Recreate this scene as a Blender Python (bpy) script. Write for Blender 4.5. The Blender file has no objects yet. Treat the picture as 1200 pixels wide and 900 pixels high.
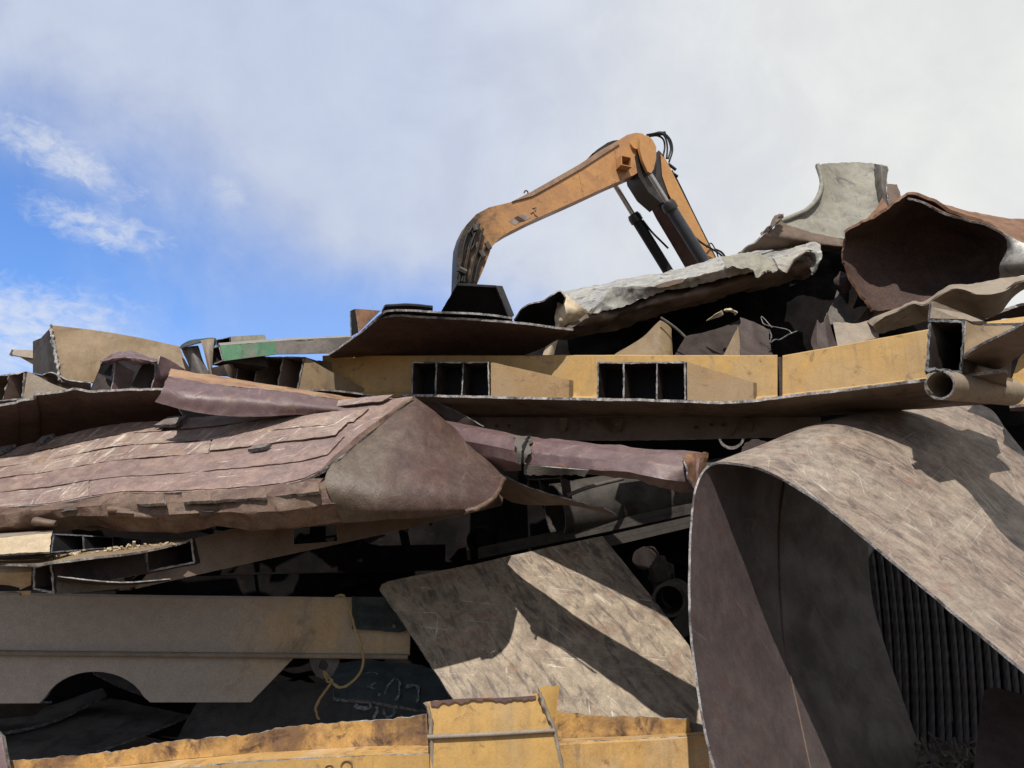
import bpy, bmesh, math, random
from mathutils import Vector, noise
random.seed(7)
R = math.radians
C = bpy.context.scene.collection
sc = bpy.context.scene

# ------------------------------------------------------------------ camera
F = 906.0
PITCH = R(14.0)
EYE = Vector((0, 0, 1.6))
cs, sn = math.cos(PITCH), math.sin(PITCH)
cam_d = bpy.data.cameras.new('camera')
cam = bpy.data.objects.new('camera', cam_d)
C.objects.link(cam)
cam.location = EYE
cam.rotation_euler = (R(90) + PITCH, 0, 0)
cam_d.sensor_fit = 'HORIZONTAL'
cam_d.sensor_width = 36
cam_d.lens = 36 * F / 1200
cam_d.clip_end = 5000
sc.camera = cam

def ray(px, py):
    u = (px - 600) / F; v = (450 - py) / F
    return Vector((u, cs - v * sn, sn + v * cs))

def P(px, py, Y):
    """a measured point of the photograph at its own distance Y in metres"""
    d = ray(px, py)
    return EYE + d * (Y / d.y)

def PP(seq):
    return [P(*q) for q in seq]

# ------------------------------------------------------------------ object helpers
TOP = []      # top-level things
def tag(o, label=None, cat=None, group=None, kind=None):
    if label: o['label'] = label
    if cat: o['category'] = cat
    if group: o['group'] = group
    if kind: o['kind'] = kind
    return o

def thing(name, label, cat, group=None, kind=None):
    o = bpy.data.objects.new(name, None)
    C.objects.link(o)
    o.empty_display_size = .2
    tag(o, label, cat, group, kind)
    TOP.append(o)
    return o

class Geo:
    def __init__(s):
        s.v = []; s.f = []; s.m = []; s.uv = []
    def add(s, verts, faces, mi=0, uvs=None):
        b = len(s.v)
        s.v += [Vector(q) for q in verts]
        s.uv += list(uvs) if uvs else [None] * len(verts)
        for i, f in enumerate(faces):
            s.f.append([b + k for k in f])
            s.m.append(mi[i] if isinstance(mi, (list, tuple)) else mi)
        return b
    def build(s, name, mats, parent=None, smooth=35, tagargs=None):
        me = bpy.data.meshes.new(name)
        me.from_pydata([tuple(q) for q in s.v], [], s.f)
        for m in (mats if isinstance(mats, (list, tuple)) else [mats]):
            me.materials.append(m)
        nm = len(me.materials)
        uvl = me.uv_layers.new(name='UVMap')
        for poly in me.polygons:
            poly.material_index = min(s.m[poly.index], nm - 1)
            n = poly.normal
            for li in poly.loop_indices:
                vi = me.loops[li].vertex_index
                uv = s.uv[vi]
                if uv is None:
                    co = me.vertices[vi].co
                    ax = max(range(3), key=lambda k: abs(n[k]))
                    uv = (co.y, co.z) if ax == 0 else ((co.x, co.z) if ax == 1 else (co.x, co.y))
                uvl.data[li].uv = uv
        me.update()
        if smooth:
            for poly in me.polygons: poly.use_smooth = True
            me.set_sharp_from_angle(angle=R(smooth))
        o = bpy.data.objects.new(name, me)
        C.objects.link(o)
        if parent is not None:
            o.parent = parent
        else:
            TOP.append(o)
        if tagargs: tag(o, *tagargs)
        return o

def settle():
    """put every top-level thing's origin at its base; vertices so far are in world space"""
    bpy.context.view_layer.update()
    kids = {}
    for o in C.objects:
        if o.parent: kids.setdefault(o.parent, []).append(o)
    def walk(o):
        out = [o]
        for c in kids.get(o, []): out += walk(c)
        return out
    for t in TOP:
        obs = [o for o in walk(t) if o.type == 'MESH']
        lo = Vector((1e9,) * 3); hi = -lo
        for o in obs:
            for v in o.data.vertices:
                for k in range(3):
                    lo[k] = min(lo[k], v.co[k]); hi[k] = max(hi[k], v.co[k])
        base = Vector(((lo.x + hi.x) / 2, (lo.y + hi.y) / 2, lo.z))
        for o in obs:
            for v in o.data.vertices: v.co -= base
            o.data.update()
        t.location = base

# ------------------------------------------------------------------ shapes
def fbm(p, s, oct=3):
    a = 0; w = 1; q = p * s
    for _ in range(oct):
        a += w * noise.noise(q); w *= .5; q = q * 2.03
    return a

def cr(p0, p1, p2, p3, t):
    return .5 * ((2 * p1) + (p2 - p0) * t + (2 * p0 - 5 * p1 + 4 * p2 - p3) * t * t + (3 * p1 - p0 - 3 * p2 + p3) * t ** 3)

def resample(pts, n, linear=False):
    out = []
    m = len(pts) - 1
    for i in range(n + 1):
        x = i / n * m
        k = min(int(x), m - 1); t = x - k
        p1, p2 = pts[k], pts[k + 1]
        if linear:
            out.append(p1.lerp(p2, t))
        else:
            p0 = pts[k - 1] if k > 0 else 2 * p1 - p2
            p3 = pts[k + 2] if k + 2 <= m else 2 * p2 - p1
            out.append(cr(p0, p1, p2, p3, t))
    return out

def grid(name, rows, nu, nv, thick, mats, parent=None, lu=False, lv=False, amp=0, scale=3., jag=0, jagsides='tblr',
         tagargs=None, jscale=18., hole=None, flip=None, seed=0., smooth=40, big=0, bscale=1., ridge=0, rscale=2.5):
    """a bent plate: rows of world points, interpolated, dented by noise, given thickness and ragged edges"""
    R1 = [resample(r, nu, lu) for r in rows]
    cols = [resample([r[i] for r in R1], nv, lv) for i in range(nu + 1)]
    G = [[cols[i][j].copy() for i in range(nu + 1)] for j in range(nv + 1)]
    off = Vector((seed * 7.3, seed * 3.1, seed))
    if flip is None:
        sc_ = 0
        for j in range(nv):
            for i in range(nu):
                nrm = (G[j][i + 1] - G[j][i]).cross(G[j + 1][i] - G[j][i])
                sc_ += nrm.dot(EYE - G[j][i])
        flip = sc_ < 0
    def normals():
        N = []
        for j in range(nv + 1):
            row = []
            for i in range(nu + 1):
                du = G[j][min(i + 1, nu)] - G[j][max(i - 1, 0)]
                dv = G[min(j + 1, nv)][i] - G[max(j - 1, 0)][i]
                n = du.cross(dv)
                if n.length < 1e-9: n = Vector((0, -1, 0))
                n.normalize()
                row.append(-n if flip else n)
            N.append(row)
        return N
    N = normals()
    if amp or big or ridge:
        for j in range(nv + 1):
            for i in range(nu + 1):
                p = G[j][i]
                G[j][i] = p + N[j][i] * ((amp * fbm(p + off, scale) if amp else 0) + (big * fbm(p + off, bscale, 2) if big else 0)
                                  + (ridge * (.35 - abs(noise.noise((p + off) * rscale)) - .5 * abs(noise.noise((p - off) * rscale * 2.3))) if ridge else 0))
        N = normals()
    if jag:
        H = [[p.copy() for p in r] for r in G]
        def jv(p): return jag * (fbm(p + off, jscale, 3))
        for i in range(nu + 1):
            if 't' in jagsides:
                d = (G[0][i] - G[1][i]).normalized(); H[0][i] = G[0][i] + d * jv(G[0][i])
            if 'b' in jagsides:
                d = (G[nv][i] - G[nv - 1][i]).normalized(); H[nv][i] = G[nv][i] + d * jv(G[nv][i])
        for j in range(nv + 1):
            if 'l' in jagsides:
                d = (G[j][0] - G[j][1]).normalized(); H[j][0] = H[j][0] + d * jv(G[j][0])
            if 'r' in jagsides:
                d = (G[j][nu] - G[j][nu - 1]).normalized(); H[j][nu] = H[j][nu] + d * jv(G[j][nu])
        G = H
    lu_ = sum((G[nv // 2][i + 1] - G[nv // 2][i]).length for i in range(nu))
    lv_ = sum((G[j + 1][nu // 2] - G[j][nu // 2]).length for j in range(nv))
    g = Geo()
    verts = []; uvs = []
    for j in range(nv + 1):
        for i in range(nu + 1):
            verts.append(G[j][i]); uvs.append((lu_ * i / nu, lv_ * j / nv))
    nn = (nu + 1) * (nv + 1)
    for j in range(nv + 1):
        for i in range(nu + 1):
            verts.append(G[j][i] - N[j][i] * thick); uvs.append((lu_ * i / nu, lv_ * j / nv))
    idx = lambda i, j: j * (nu + 1) + i
    faces = []; mi = []
    keep = lambda i, j: not (hole and hole(i / nu, j / nv))
    for j in range(nv):
        for i in range(nu):
            if not keep(i, j): continue
            a, b, c, d = idx(i, j), idx(i + 1, j), idx(i + 1, j + 1), idx(i, j + 1)
            faces.append((a, b, c, d) if not flip else (d, c, b, a)); mi.append(0)
            q = (nn + d, nn + c, nn + b, nn + a)
            faces.append(q if not flip else q[::-1]); mi.append(2)
            for (e, f_, ni, nj) in ((a, b, i, j - 1), (b, c, i + 1, j), (c, d, i, j + 1), (d, a, i - 1, j)):
                if not (0 <= ni < nu and 0 <= nj < nv) or not keep(ni, nj):
                    faces.append((f_, e, nn + e, nn + f_) if not flip else (e, f_, nn + f_, nn + e)); mi.append(1)
    g.add(verts, faces, mi, uvs)
    ms = list(mats) if isinstance(mats, (list, tuple)) else [mats]
    while len(ms) < 3: ms.append(ms[0] if len(ms) != 1 else ms[0])
    return g.build(name, ms, parent, smooth, tagargs)

def outline(pts, seg, jag, seed=0., closed=True):
    out = []
    n = len(pts)
    cen = sum(pts, Vector()) / n
    off = Vector((seed, seed * 2, 0))
    for k in range(n if closed else n - 1):
        a, b = pts[k], pts[(k + 1) % n]
        L = (b - a).length
        m = max(1, int(L / seg))
        for i in range(m):
            p = a.lerp(b, i / m)
            if jag:
                d = (p - cen); d.normalize()
                p = p + d * jag * fbm(p + off, 20, 3)
            out.append(p)
    return out

def newell(pts):
    n = Vector()
    for i, a in enumerate(pts):
        b = pts[(i + 1) % len(pts)]
        n += Vector(((a.y - b.y) * (a.z + b.z), (a.z - b.z) * (a.x + b.x), (a.x - b.x) * (a.y + b.y)))
    return n.normalized()

def plate_geo(g, pts, thick, jag=0, seg=.04, vec=None, seed=0., holes=()):
    """flat flame-cut plate from an outline; thickness along vec (default: away from the camera)"""
    pts = [Vector(p) for p in pts]
    n = newell(pts)
    if vec is None:
        cen = sum(pts, Vector()) / len(pts)
        if n.dot(cen - EYE) < 0: n = -n
        vec = n * thick
    o = outline(pts, seg, jag, seed)
    loops = [o] + [list(h) for h in holes]
    e1 = (pts[1] - pts[0]).normalized(); e2 = newell(pts).cross(e1)
    bm = bmesh.new()
    front = []
    for lp in loops:
        front.append([bm.verts.new(p) for p in lp])
    if not holes:
        bm.faces.new(front[0])
        bm.normal_update()
        bmesh.ops.triangulate(bm, faces=bm.faces[:], ngon_method='EAR_CLIP')
    else:
        edges = []
        for lp in front:
            for i in range(len(lp)): edges.append(bm.edges.new((lp[i], lp[(i + 1) % len(lp)])))
        bmesh.ops.triangle_fill(bm, use_beauty=True, use_dissolve=False, edges=edges, normal=newell(pts))
    bm.verts.index_update()
    V = [v.co.copy() for v in bm.verts]
    Fc = [[v.index for v in f.verts] for f in bm.faces]
    bm.free()
    nn = len(V)
    verts = V + [p + vec for p in V]
    uv = [((p - pts[0]).dot(e1), (p - pts[0]).dot(e2)) for p in V] * 2
    faces = [list(f) for f in Fc] + [[nn + k for k in reversed(f)] for f in Fc]
    mi = [0] * len(Fc) + [2] * len(Fc)
    st = 0
    for lp in front:
        m = len(lp)
        for i in range(m):
            a, b = st + i, st + (i + 1) % m
            faces.append((a, b, nn + b, nn + a)); mi.append(1)
        st += m
    g.add(verts, faces, mi, uv)

def plate(name, pts, thick, mats, parent=None, jag=0, seg=.04, vec=None, tagargs=None, seed=0., holes=()):
    g = Geo()
    plate_geo(g, pts, thick, jag, seg, vec, seed, holes)
    ms = list(mats) if isinstance(mats, (list, tuple)) else [mats]
    while len(ms) < 3: ms.append(ms[0])
    return g.build(name, ms, parent, 30, tagargs)

def wall_geo(g, a, b, tv, axis, jit=.004, seg=.03):
    """one wall of a box section: front edge a-b, thickness tv, running along axis"""
    m = max(2, int((b - a).length / seg))
    vs = []; fs = []; mi = []
    ax = axis.normalized()
    for i in range(m + 1):
        p = a.lerp(b, i / m)
        j1 = ax * jit * 1.6 * fbm(p, 31) + tv.normalized() * jit * .8 * fbm(p + Vector((5, 0, 0)), 43)
        j2 = ax * jit * 1.6 * fbm(p + Vector((0, 9, 0)), 31) + tv.normalized() * jit * .8 * fbm(p + Vector((0, 0, 5)), 43)
        vs += [p + j1, p + tv + j2, p + tv + axis, p + axis]
    for i in range(m):
        o = 4 * i
        fs += [(o, o + 1, o + 5, o + 4), (o + 1, o + 2, o + 6, o + 5), (o + 2, o + 3, o + 7, o + 6), (o + 3, o, o + 4, o + 7)]
        mi += [1, 0, 0, 0]
    fs += [(0, 3, 2, 1), (4 * m, 4 * m + 1, 4 * m + 2, 4 * m + 3)]; mi += [0, 0]
    g.add(vs, fs, mi)

def cells_geo(g, tops, bots, axis, t, jit=.004):
    n = len(tops) - 1
    up = (tops[0] - bots[0]).normalized(); rt = (tops[-1] - tops[0]).normalized()
    for i in range(n):
        wall_geo(g, tops[i], tops[i + 1], -up * t, axis, jit)
        wall_geo(g, bots[i], bots[i + 1], up * t, axis, jit)
    for i in range(n + 1):
        sh = rt * (0 if i == 0 else (-t if i == n else -t / 2))
        a, b = tops[i] - up * (t + .001) + sh, bots[i] + up * (t + .001) + sh
        if i == n: wall_geo(g, a, b, rt * t, axis, jit)
        elif i == 0: wall_geo(g, a, b, rt * t, axis, jit)
        else: wall_geo(g, a, b, rt * t, axis * .97, jit)

def cells(name, tops, bots, axis, t, mats, parent=None, jit=.004, tagargs=None, cap=None):
    g = Geo()
    cells_geo(g, tops, bots, axis, t, jit)
    if cap:
        q = [tops[0], tops[-1], bots[-1], bots[0]]
        cen = sum(q, Vector()) / 4
        k0 = len(g.m); plate_geo(g, [cen + (p - cen) * .97 + axis * cap for p in q], t)
        g.m[k0:] = [2] * (len(g.m) - k0)
        mats = list(mats) + [M['black']]  # black cap stands in for the shade deep inside the cells
    return g.build(name, mats, parent, 30, tagargs)

def frame(d):
    d = d.normalized()
    a = Vector((0, 0, 1)) if abs(d.z) < .9 else Vector((1, 0, 0))
    x = d.cross(a).normalized()
    return x, x.cross(d).normalized()

def tube_geo(g, path, r, n=10, capped=True, mi=0, wob=0, twist=None):
    rings = []
    m = len(path)
    x0 = None
    for k, p in enumerate(path):
        d = path[min(k + 1, m - 1)] - path[max(k - 1, 0)]
        x, y = frame(d)
        if x0 is not None:
            x = (x0 - d.normalized() * x0.dot(d.normalized())).normalized(); y = x.cross(d.normalized())
        x0 = x
        rr = r[k] if isinstance(r, (list, tuple)) else r
        ring = []
        for i in range(n):
            a = 2 * math.pi * i / n
            q = rr
            if twist: q = rr * (1 + .06 * math.cos(6 * a + k * twist))
            pt = p + (x * math.cos(a) + y * math.sin(a)) * q
            if wob: pt += Vector((1, 1, 1)) * wob * fbm(pt, 25)
            ring.append(pt)
        rings.append(ring)
    vs = [q for rg in rings for q in rg]
    fs = []
    for k in range(m - 1):
        for i in range(n):
            fs.append((k * n + i, k * n + (i + 1) % n, (k + 1) * n + (i + 1) % n, (k + 1) * n + i))
    if capped:
        fs.append(tuple(range(n))[::-1]); fs.append(tuple((m - 1) * n + i for i in range(n)))
    g.add(vs, fs, mi)

def tube(name, path, r, mats, parent=None, n=10, smoothpath=0, tagargs=None, wob=0, twist=None):
    if smoothpath: path = resample(path, smoothpath)
    g = Geo(); tube_geo(g, path, r, n, True, 0, wob, twist)
    return g.build(name, mats, parent, 50, tagargs)

def pipe_geo(g, a, b, r, t, n=36, jit=.003, r2=None):
    d = (b - a); x, y = frame(d); dn = d.normalized()
    r2 = r2 or r
    vs = []; fs = []; mi = []
    for i in range(n):
        an = 2 * math.pi * i / n
        e = x * math.cos(an) + y * math.sin(an)
        j = dn * jit * fbm(a + e * r, 40) * 2; j2 = e * jit * fbm(a + e * r + Vector((3, 3, 3)), 60)
        vs += [a + e * r + j + j2, a + e * (r - t) + j, b + e * (r2 - t), b + e * r2]
    for i in range(n):
        o = 4 * i; q = 4 * ((i + 1) % n)
        fs += [(o, q, q + 1, o + 1), (o + 1, q + 1, q + 2, o + 2), (o + 2, q + 2, q + 3, o + 3), (o + 3, q + 3, q, o)]
        mi += [1, 0, 1, 0]
    g.add(vs, fs, mi)

def pipe(name, a, b, r, t, mats, parent=None, n=36, jit=.003, tagargs=None, r2=None):
    g = Geo(); pipe_geo(g, a, b, r, t, n, jit, r2)
    return g.build(name, mats, parent, 40, tagargs)

def box_geo(g, o, ex, ey, ez, mi=0):
    v = [o, o + ex, o + ex + ey, o + ey, o + ez, o + ex + ez, o + ex + ey + ez, o + ey + ez]
    g.add(v, [(0, 3, 2, 1), (4, 5, 6, 7), (0, 1, 5, 4), (1, 2, 6, 5), (2, 3, 7, 6), (3, 0, 4, 7)], mi)

def clump(name, c, r, mats, parent=None, amp=.35, scale=6., sq=(1, 1, 1), tagargs=None):
    bm = bmesh.new()
    bmesh.ops.create_icosphere(bm, subdivisions=3, radius=1)
    g = Geo()
    for v in bm.verts:
        k = 1 + amp * fbm(v.co + c, scale / 3)
        v.co = Vector((v.co.x * sq[0], v.co.y * sq[1], v.co.z * sq[2])) * r * k + c
    bm.verts.index_update()
    g.add([v.co.copy() for v in bm.verts], [[v.index for v in f.verts] for f in bm.faces])
    bm.free()
    return g.build(name, mats, parent, 40, tagargs)
# ------------------------------------------------------------------ materials
class NT:
    def __init__(s, tree): s.t = tree; s.n = tree.nodes; s.l = tree.links
    def new(s, typ, **kw):
        nd = s.n.new(typ)
        for k, v in kw.items(): setattr(nd, k, v)
        return nd
    def put(s, sock, v):
        if hasattr(v, 'is_output'): s.l.new(v, sock)
        elif isinstance(v, (tuple, list)) and len(v) == 3 and sock.type == 'RGBA': sock.default_value = (*v, 1)
        else: sock.default_value = v
    def math(s, op, a, b=0, c=0, clamp=False):
        nd = s.new('ShaderNodeMath', operation=op, use_clamp=clamp)
        s.put(nd.inputs[0], a); s.put(nd.inputs[1], b)
        if len(nd.inputs) > 2: s.put(nd.inputs[2], c)
        return nd.outputs[0]
    def mix(s, f, a, b, mode='MIX'):
        nd = s.new('ShaderNodeMix', data_type='RGBA', blend_type=mode)
        s.put(nd.inputs[0], f); s.put(nd.inputs[6], a); s.put(nd.inputs[7], b)
        return nd.outputs[2]
    def noise(s, vec, scale, detail=4, rough=.55, dist=0.):
        nd = s.new('ShaderNodeTexNoise')
        s.l.new(vec, nd.inputs['Vector'])
        nd.inputs['Scale'].default_value = scale; nd.inputs['Detail'].default_value = detail
        nd.inputs['Roughness'].default_value = rough; nd.inputs['Distortion'].default_value = dist
        return nd.outputs[0]
    def ss(s, x, lo, hi, a=0., b=1.):
        nd = s.new('ShaderNodeMapRange', interpolation_type='SMOOTHSTEP')
        s.put(nd.inputs[0], x); s.put(nd.inputs[1], lo); s.put(nd.inputs[2], hi); s.put(nd.inputs[3], a); s.put(nd.inputs[4], b)
        return nd.outputs[0]
    def mapping(s, vec, scale=(1, 1, 1), rot=(0, 0, 0), loc=(0, 0, 0)):
        nd = s.new('ShaderNodeMapping')
        s.l.new(vec, nd.inputs['Vector'])
        nd.inputs['Scale'].default_value = scale; nd.inputs['Rotation'].default_value = rot; nd.inputs['Location'].default_value = loc
        return nd.outputs[0]

def metal(name, c1, c2, scale=2.5, rust=None, rust_amt=.35, rust_scale=4., dust=None, dust_amt=.3, streak=None, streak_amt=.4,
          scratch=None, scratch_amt=.5, scratch_rot=(35, -20, 80), scratch_f=(.5, 24), scratch_t=(.655, .70), scratch_m=(.50, .62), rough=.68, spec=.25, bump=.25, grain=.25, fine=90., metallic=0., bands=None,
          grease=None, mott=.12, seed=0.):
    m = bpy.data.materials.new(name)
    m.use_nodes = True
    t = NT(m.node_tree)
    bs = t.n['Principled BSDF']
    tc = t.new('ShaderNodeTexCoord')
    ob = t.mapping(tc.outputs['Object'], loc=(seed * 3.7, seed * 1.9, seed * 5.3))
    uv = t.mapping(tc.outputs['UV'], loc=(seed * 2.7, seed * 1.3, 0))
    n1 = t.noise(ob, scale, 7, .6, .4)
    col = t.mix(t.ss(n1, .35, .65), c1, c2)
    if bands:      # scraped mottling running along the sheet
        bc, ba, brot, bsx, bsy = bands
        bv = t.mapping(t.mapping(uv, rot=(0, 0, R(brot))), (bsx, bsy, 1))
        bn = t.noise(bv, 1., 8, .62, 1.3)
        f = t.ss(bn, .47, .62)
        col = t.mix(t.math('MULTIPLY', f, ba), col, bc)
    if streak:
        sv = t.mapping(tc.outputs['Object'], (16, 16, .7), loc=(seed, seed, 0))
        s1 = t.noise(sv, 1.0, 6, .65)
        f = t.math('MULTIPLY', t.ss(s1, .48, .68), streak_amt)
        f = t.math('MULTIPLY', f, t.ss(t.noise(ob, 1.3, 3), .35, .6))
        col = t.mix(f, col, streak)
    if dust:
        d1 = t.noise(ob, 1.7, 6, .65, .8)
        col = t.mix(t.math('MULTIPLY', t.ss(d1, .42, .62), dust_amt), col, dust)
    if rust:
        r1 = t.noise(ob, rust_scale, 9, .68, .6)
        f = t.ss(r1, .62 - .22 * rust_amt, .72 - .1 * rust_amt)
        col = t.mix(t.math('MULTIPLY', f, .9), col, rust)
    if grease:
        gc, gx0, gx1 = grease[:3]     # grease staining towards one end (object x)
        sep = t.new('ShaderNodeSeparateXYZ'); t.l.new(tc.outputs['Object'], sep.inputs[0])
        gx = t.math('ADD', sep.outputs[0], t.math('MULTIPLY', t.math('SUBTRACT', t.noise(ob, grease[3] if len(grease) > 3 else 1.6, 8, .7), .5), grease[4] if len(grease) > 4 else 2.2))
        col = t.mix(t.ss(gx, gx0, gx1, 1., 0.), col, gc)
    if scratch:
        acc = None
        for k, rt in enumerate(scratch_rot):
            v0 = t.mapping(t.mapping(uv, rot=(0, 0, R(rt))), (scratch_f[0] * (1 + k % 3), scratch_f[1] * (1 + .5 * k), 1), (0, 0, 0), (k * 3.1, k * 7.7, 0))
            s0 = t.noise(v0, 1., 2, .5, .9)
            f = t.ss(s0, *scratch_t)
            brk = t.ss(t.noise(t.mapping(uv, loc=(k * 5.1, 2, 0)), 1.3, 6, .75), *scratch_m)
            f = t.math('MULTIPLY', f, brk)
            acc = f if acc is None else t.math('MAXIMUM', acc, f)
        col = t.mix(t.math('MULTIPLY', acc, scratch_amt), col, scratch)
    g1 = t.noise(ob, fine, 5, .7)
    m1 = t.noise(t.mapping(ob, loc=(9, 4, 2)), 11., 9, .72, .5)
    col = t.mix(1., col, t.mix(t.ss(m1, .3, .7), (1 - mott,) * 3, (1 + mott,) * 3), 'MULTIPLY')
    col = t.mix(1., col, t.mix(t.ss(g1, .25, .75), (1 - grain,) * 3, (1 + grain * .8,) * 3), 'MULTIPLY')
    t.l.new(col, bs.inputs['Base Color'])
    bs.inputs['Metallic'].default_value = metallic
    bs.inputs['Specular IOR Level'].default_value = spec
    t.put(bs.inputs['Roughness'], t.ss(n1, .3, .7, rough - .12, min(1, rough + .12)))
    if bump:
        h = t.math('ADD', t.math('ADD', t.math('MULTIPLY', t.noise(ob, 14., 8, .68), .6), t.math('MULTIPLY', g1, .35)), t.math('MULTIPLY', m1, .45))
        b = t.new('ShaderNodeBump'); b.inputs['Strength'].default_value = bump; b.inputs['Distance'].default_value = .02
        t.l.new(h, b.inputs['Height']); t.l.new(b.outputs[0], bs.inputs['Normal'])
    return m

RUST = (.16, .062, .03); DKR = (.045, .025, .02); DUST = (.30, .245, .18); BLACK = (.008, .008, .009)
M = {}
M['slag'] = metal('slag_cut_edge', (.46, .44, .42), (.22, .20, .20), 26, rust=(.05, .046, .046), rust_amt=0.8, rust_scale=7, bump=.9, grain=.5, fine=120, rough=.6)
M['slag_dark'] = metal('dark_slag_edge', (.05, .055, .065), (.20, .20, .21), 30, bump=1., grain=.5, fine=120, rough=.5)
M['yellow2'] = metal('dull_yellow_paint', (.33, .215, .105), (.28, .18, .09), 3., rust=(.16, .10, .06), rust_amt=.25, rust_scale=6, dust=(.30, .23, .15), dust_amt=.6, streak=(.2, .13, .08), streak_amt=.5, bump=.15, grain=.15, mott=.05)
M['yellow'] = metal('yellow_paint', (.47, .285, .09), (.40, .24, .08), 2.2, rust=(.20, .12, .06), rust_amt=0.32, rust_scale=7, dust=(.36, .26, .14), dust_amt=.55, streak=(.28, .18, .08), streak_amt=0.65, bump=.12, grain=.12, rough=.55, spec=.4, mott=0.08)
M['yellow_dirty'] = metal('scorched_yellow_paint', (.46, .27, .09), (.17, .10, .055), 5., rust=(.06, .035, .03), rust_amt=.55, rust_scale=7, dust=(.55, .33, .12), dust_amt=.5, streak=(.12, .08, .05), streak_amt=.5, bump=.2, grain=.2)
M['yellow_streak'] = metal('streaked_yellow_paint', (.50, .30, .11), (.42, .25, .09), 3., streak=(.22, .13, .055), streak_amt=.95, dust=(.50, .42, .30), dust_amt=.5, rust=(.24, .11, .04), rust_amt=.25, bump=.12, grain=.15)
M['tan'] = metal('dusty_tan_paint', (.225, .158, .088), (.18, .127, .074), 2.4, rust=(.12, .075, .045), rust_amt=.22, rust_scale=6, dust=(.22, .17, .115), dust_amt=.6, streak=(.11, .075, .05), streak_amt=.6, bump=.18, grain=.16, mott=.09)
M['tan_grey'] = metal('grey_tan_paint', (.27, .225, .18), (.22, .182, .145), 3., rust=(.15, .11, .075), rust_amt=.2, rust_scale=9, dust=(.42, .29, .12), dust_amt=.12, streak=(.2, .16, .12), streak_amt=.4, bump=.22, grain=.22, mott=.09)
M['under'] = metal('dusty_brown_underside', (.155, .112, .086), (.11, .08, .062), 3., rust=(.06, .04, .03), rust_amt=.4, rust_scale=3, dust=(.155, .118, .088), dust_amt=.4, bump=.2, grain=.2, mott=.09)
M['dark'] = metal('dark_rusted_steel', (.060, .040, .034), (.036, .026, .024), 3.2, rust=(.10, .052, .033), rust_amt=.3, dust=(.09, .07, .06), dust_amt=.4, bump=.3, grain=.3, spec=0.3)
M['core'] = metal('shade_black_heap_steel', (.009, .007, .007), (.005, .005, .005), 2.4, rust=(.016, .010, .008), rust_amt=.35, bump=.4, grain=.4, spec=.08, rough=.9)  # near-black colour stands in for deep shade inside the heap
M['black'] = metal('black_steel_and_shade', BLACK, (.015, .014, .015), 5., bump=.2, grain=.3, rough=.7, spec=.2)  # black steel on some parts, shade coloured black in hollows on others
M['inside'] = metal('shaded_box_inside', spec=.08, c1=(.050, .038, .034), c2=(.03, .024, .023), scale=4., rust=(.02, .015, .014), rust_amt=.5, bump=.25, grain=.25, mott=.09)  # shade of box interiors is put into this darker brown
M['purple'] = metal('purple_brown_paint', (.225, .16, .143), (.185, .128, .116), 2.6, rust=(.25, .175, .13), rust_amt=.32, rust_scale=5, dust=(.28, .19, .155), dust_amt=.6, scratch=(.5, .42, .37), scratch_amt=.7, scratch_rot=(58, 64, 4), scratch_f=(1.3, 17), scratch_t=(.62, .69), scratch_m=(.49, .62), bump=.45, grain=.25, mott=.25, rough=0.5, spec=0.4)
M['purple_lip'] = metal('worn_shaded_purple_lip', (.095, .056, .042), (.135, .085, .06), 4., rust=(.075, .035, .027), rust_amt=.65, rust_scale=5, dust=(.20, .14, .10), dust_amt=.5, bump=0.6, grain=.25, scratch=(.38, .3, .24), scratch_amt=.3, scratch_rot=(3, 8, 80), rough=0.55, spec=0.35, mott=0.25)  # dimmer grazing light on the lip is put into this darker brown
M['purple_end'] = metal('brown_end_plate', (.080, .043, .036), (.066, .037, .032), 3., rust=(.10, .062, .046), rust_amt=.4, rust_scale=2., dust=(.12, .085, .068), dust_amt=.4, scratch=(.3, .25, .2), scratch_amt=.35, scratch_rot=(70, 20, 50), bump=0.5, grain=.3, grease=((.108, .080, .060), 1.95, 2.3, 2.2, 1.2), mott=.28, rough=0.5, spec=0.4)
M['purple_beam'] = metal('purple_beam_paint', (.135, .085, .085), (.105, .062, .066), 2.6, rust=(.22, .125, .08), rust_amt=.22, rust_scale=6, dust=(.17, .125, .115), dust_amt=.5, scratch=(.34, .28, .26), scratch_amt=.35, bump=.3, grain=.2, rough=0.48, spec=0.45, mott=0.2)
M['orange_dust'] = metal('orange_brown_dust', (.34, .21, .12), (.24, .135, .085), 4., rust=(.17, .09, .06), rust_amt=.4, bump=.35, grain=.25, mott=.09)
M['rust'] = metal('orange_rust', (.20, .105, .06), (.13, .07, .045), 5., rust=(.27, .14, .065), rust_amt=.4, rust_scale=8, bump=.4, grain=.3)
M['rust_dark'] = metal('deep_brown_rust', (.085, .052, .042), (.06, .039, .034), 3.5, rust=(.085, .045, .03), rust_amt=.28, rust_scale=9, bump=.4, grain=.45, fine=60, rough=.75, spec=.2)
M['silver'] = metal('weathered_silver_paint', (.36, .35, .31), (.24, .235, .22), 4., rust=(.10, .09, .09), rust_amt=0.5, rust_scale=6, dust=(.36, .31, .24), dust_amt=.5, scratch=(.6, .6, .58), scratch_amt=.45, bump=.35, grain=.22, rough=0.38, spec=0.55, mott=0.2)
M['grey_paint'] = metal('mottled_grey_paint', (.255, .245, .205), (.20, .19, .16), 4., rust=(.11, .105, .10), rust_amt=.3, rust_scale=6, dust=(.28, .26, .20), dust_amt=.5, streak=(.12, .11, .10), streak_amt=.5, bump=.25, grain=.2)
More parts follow.
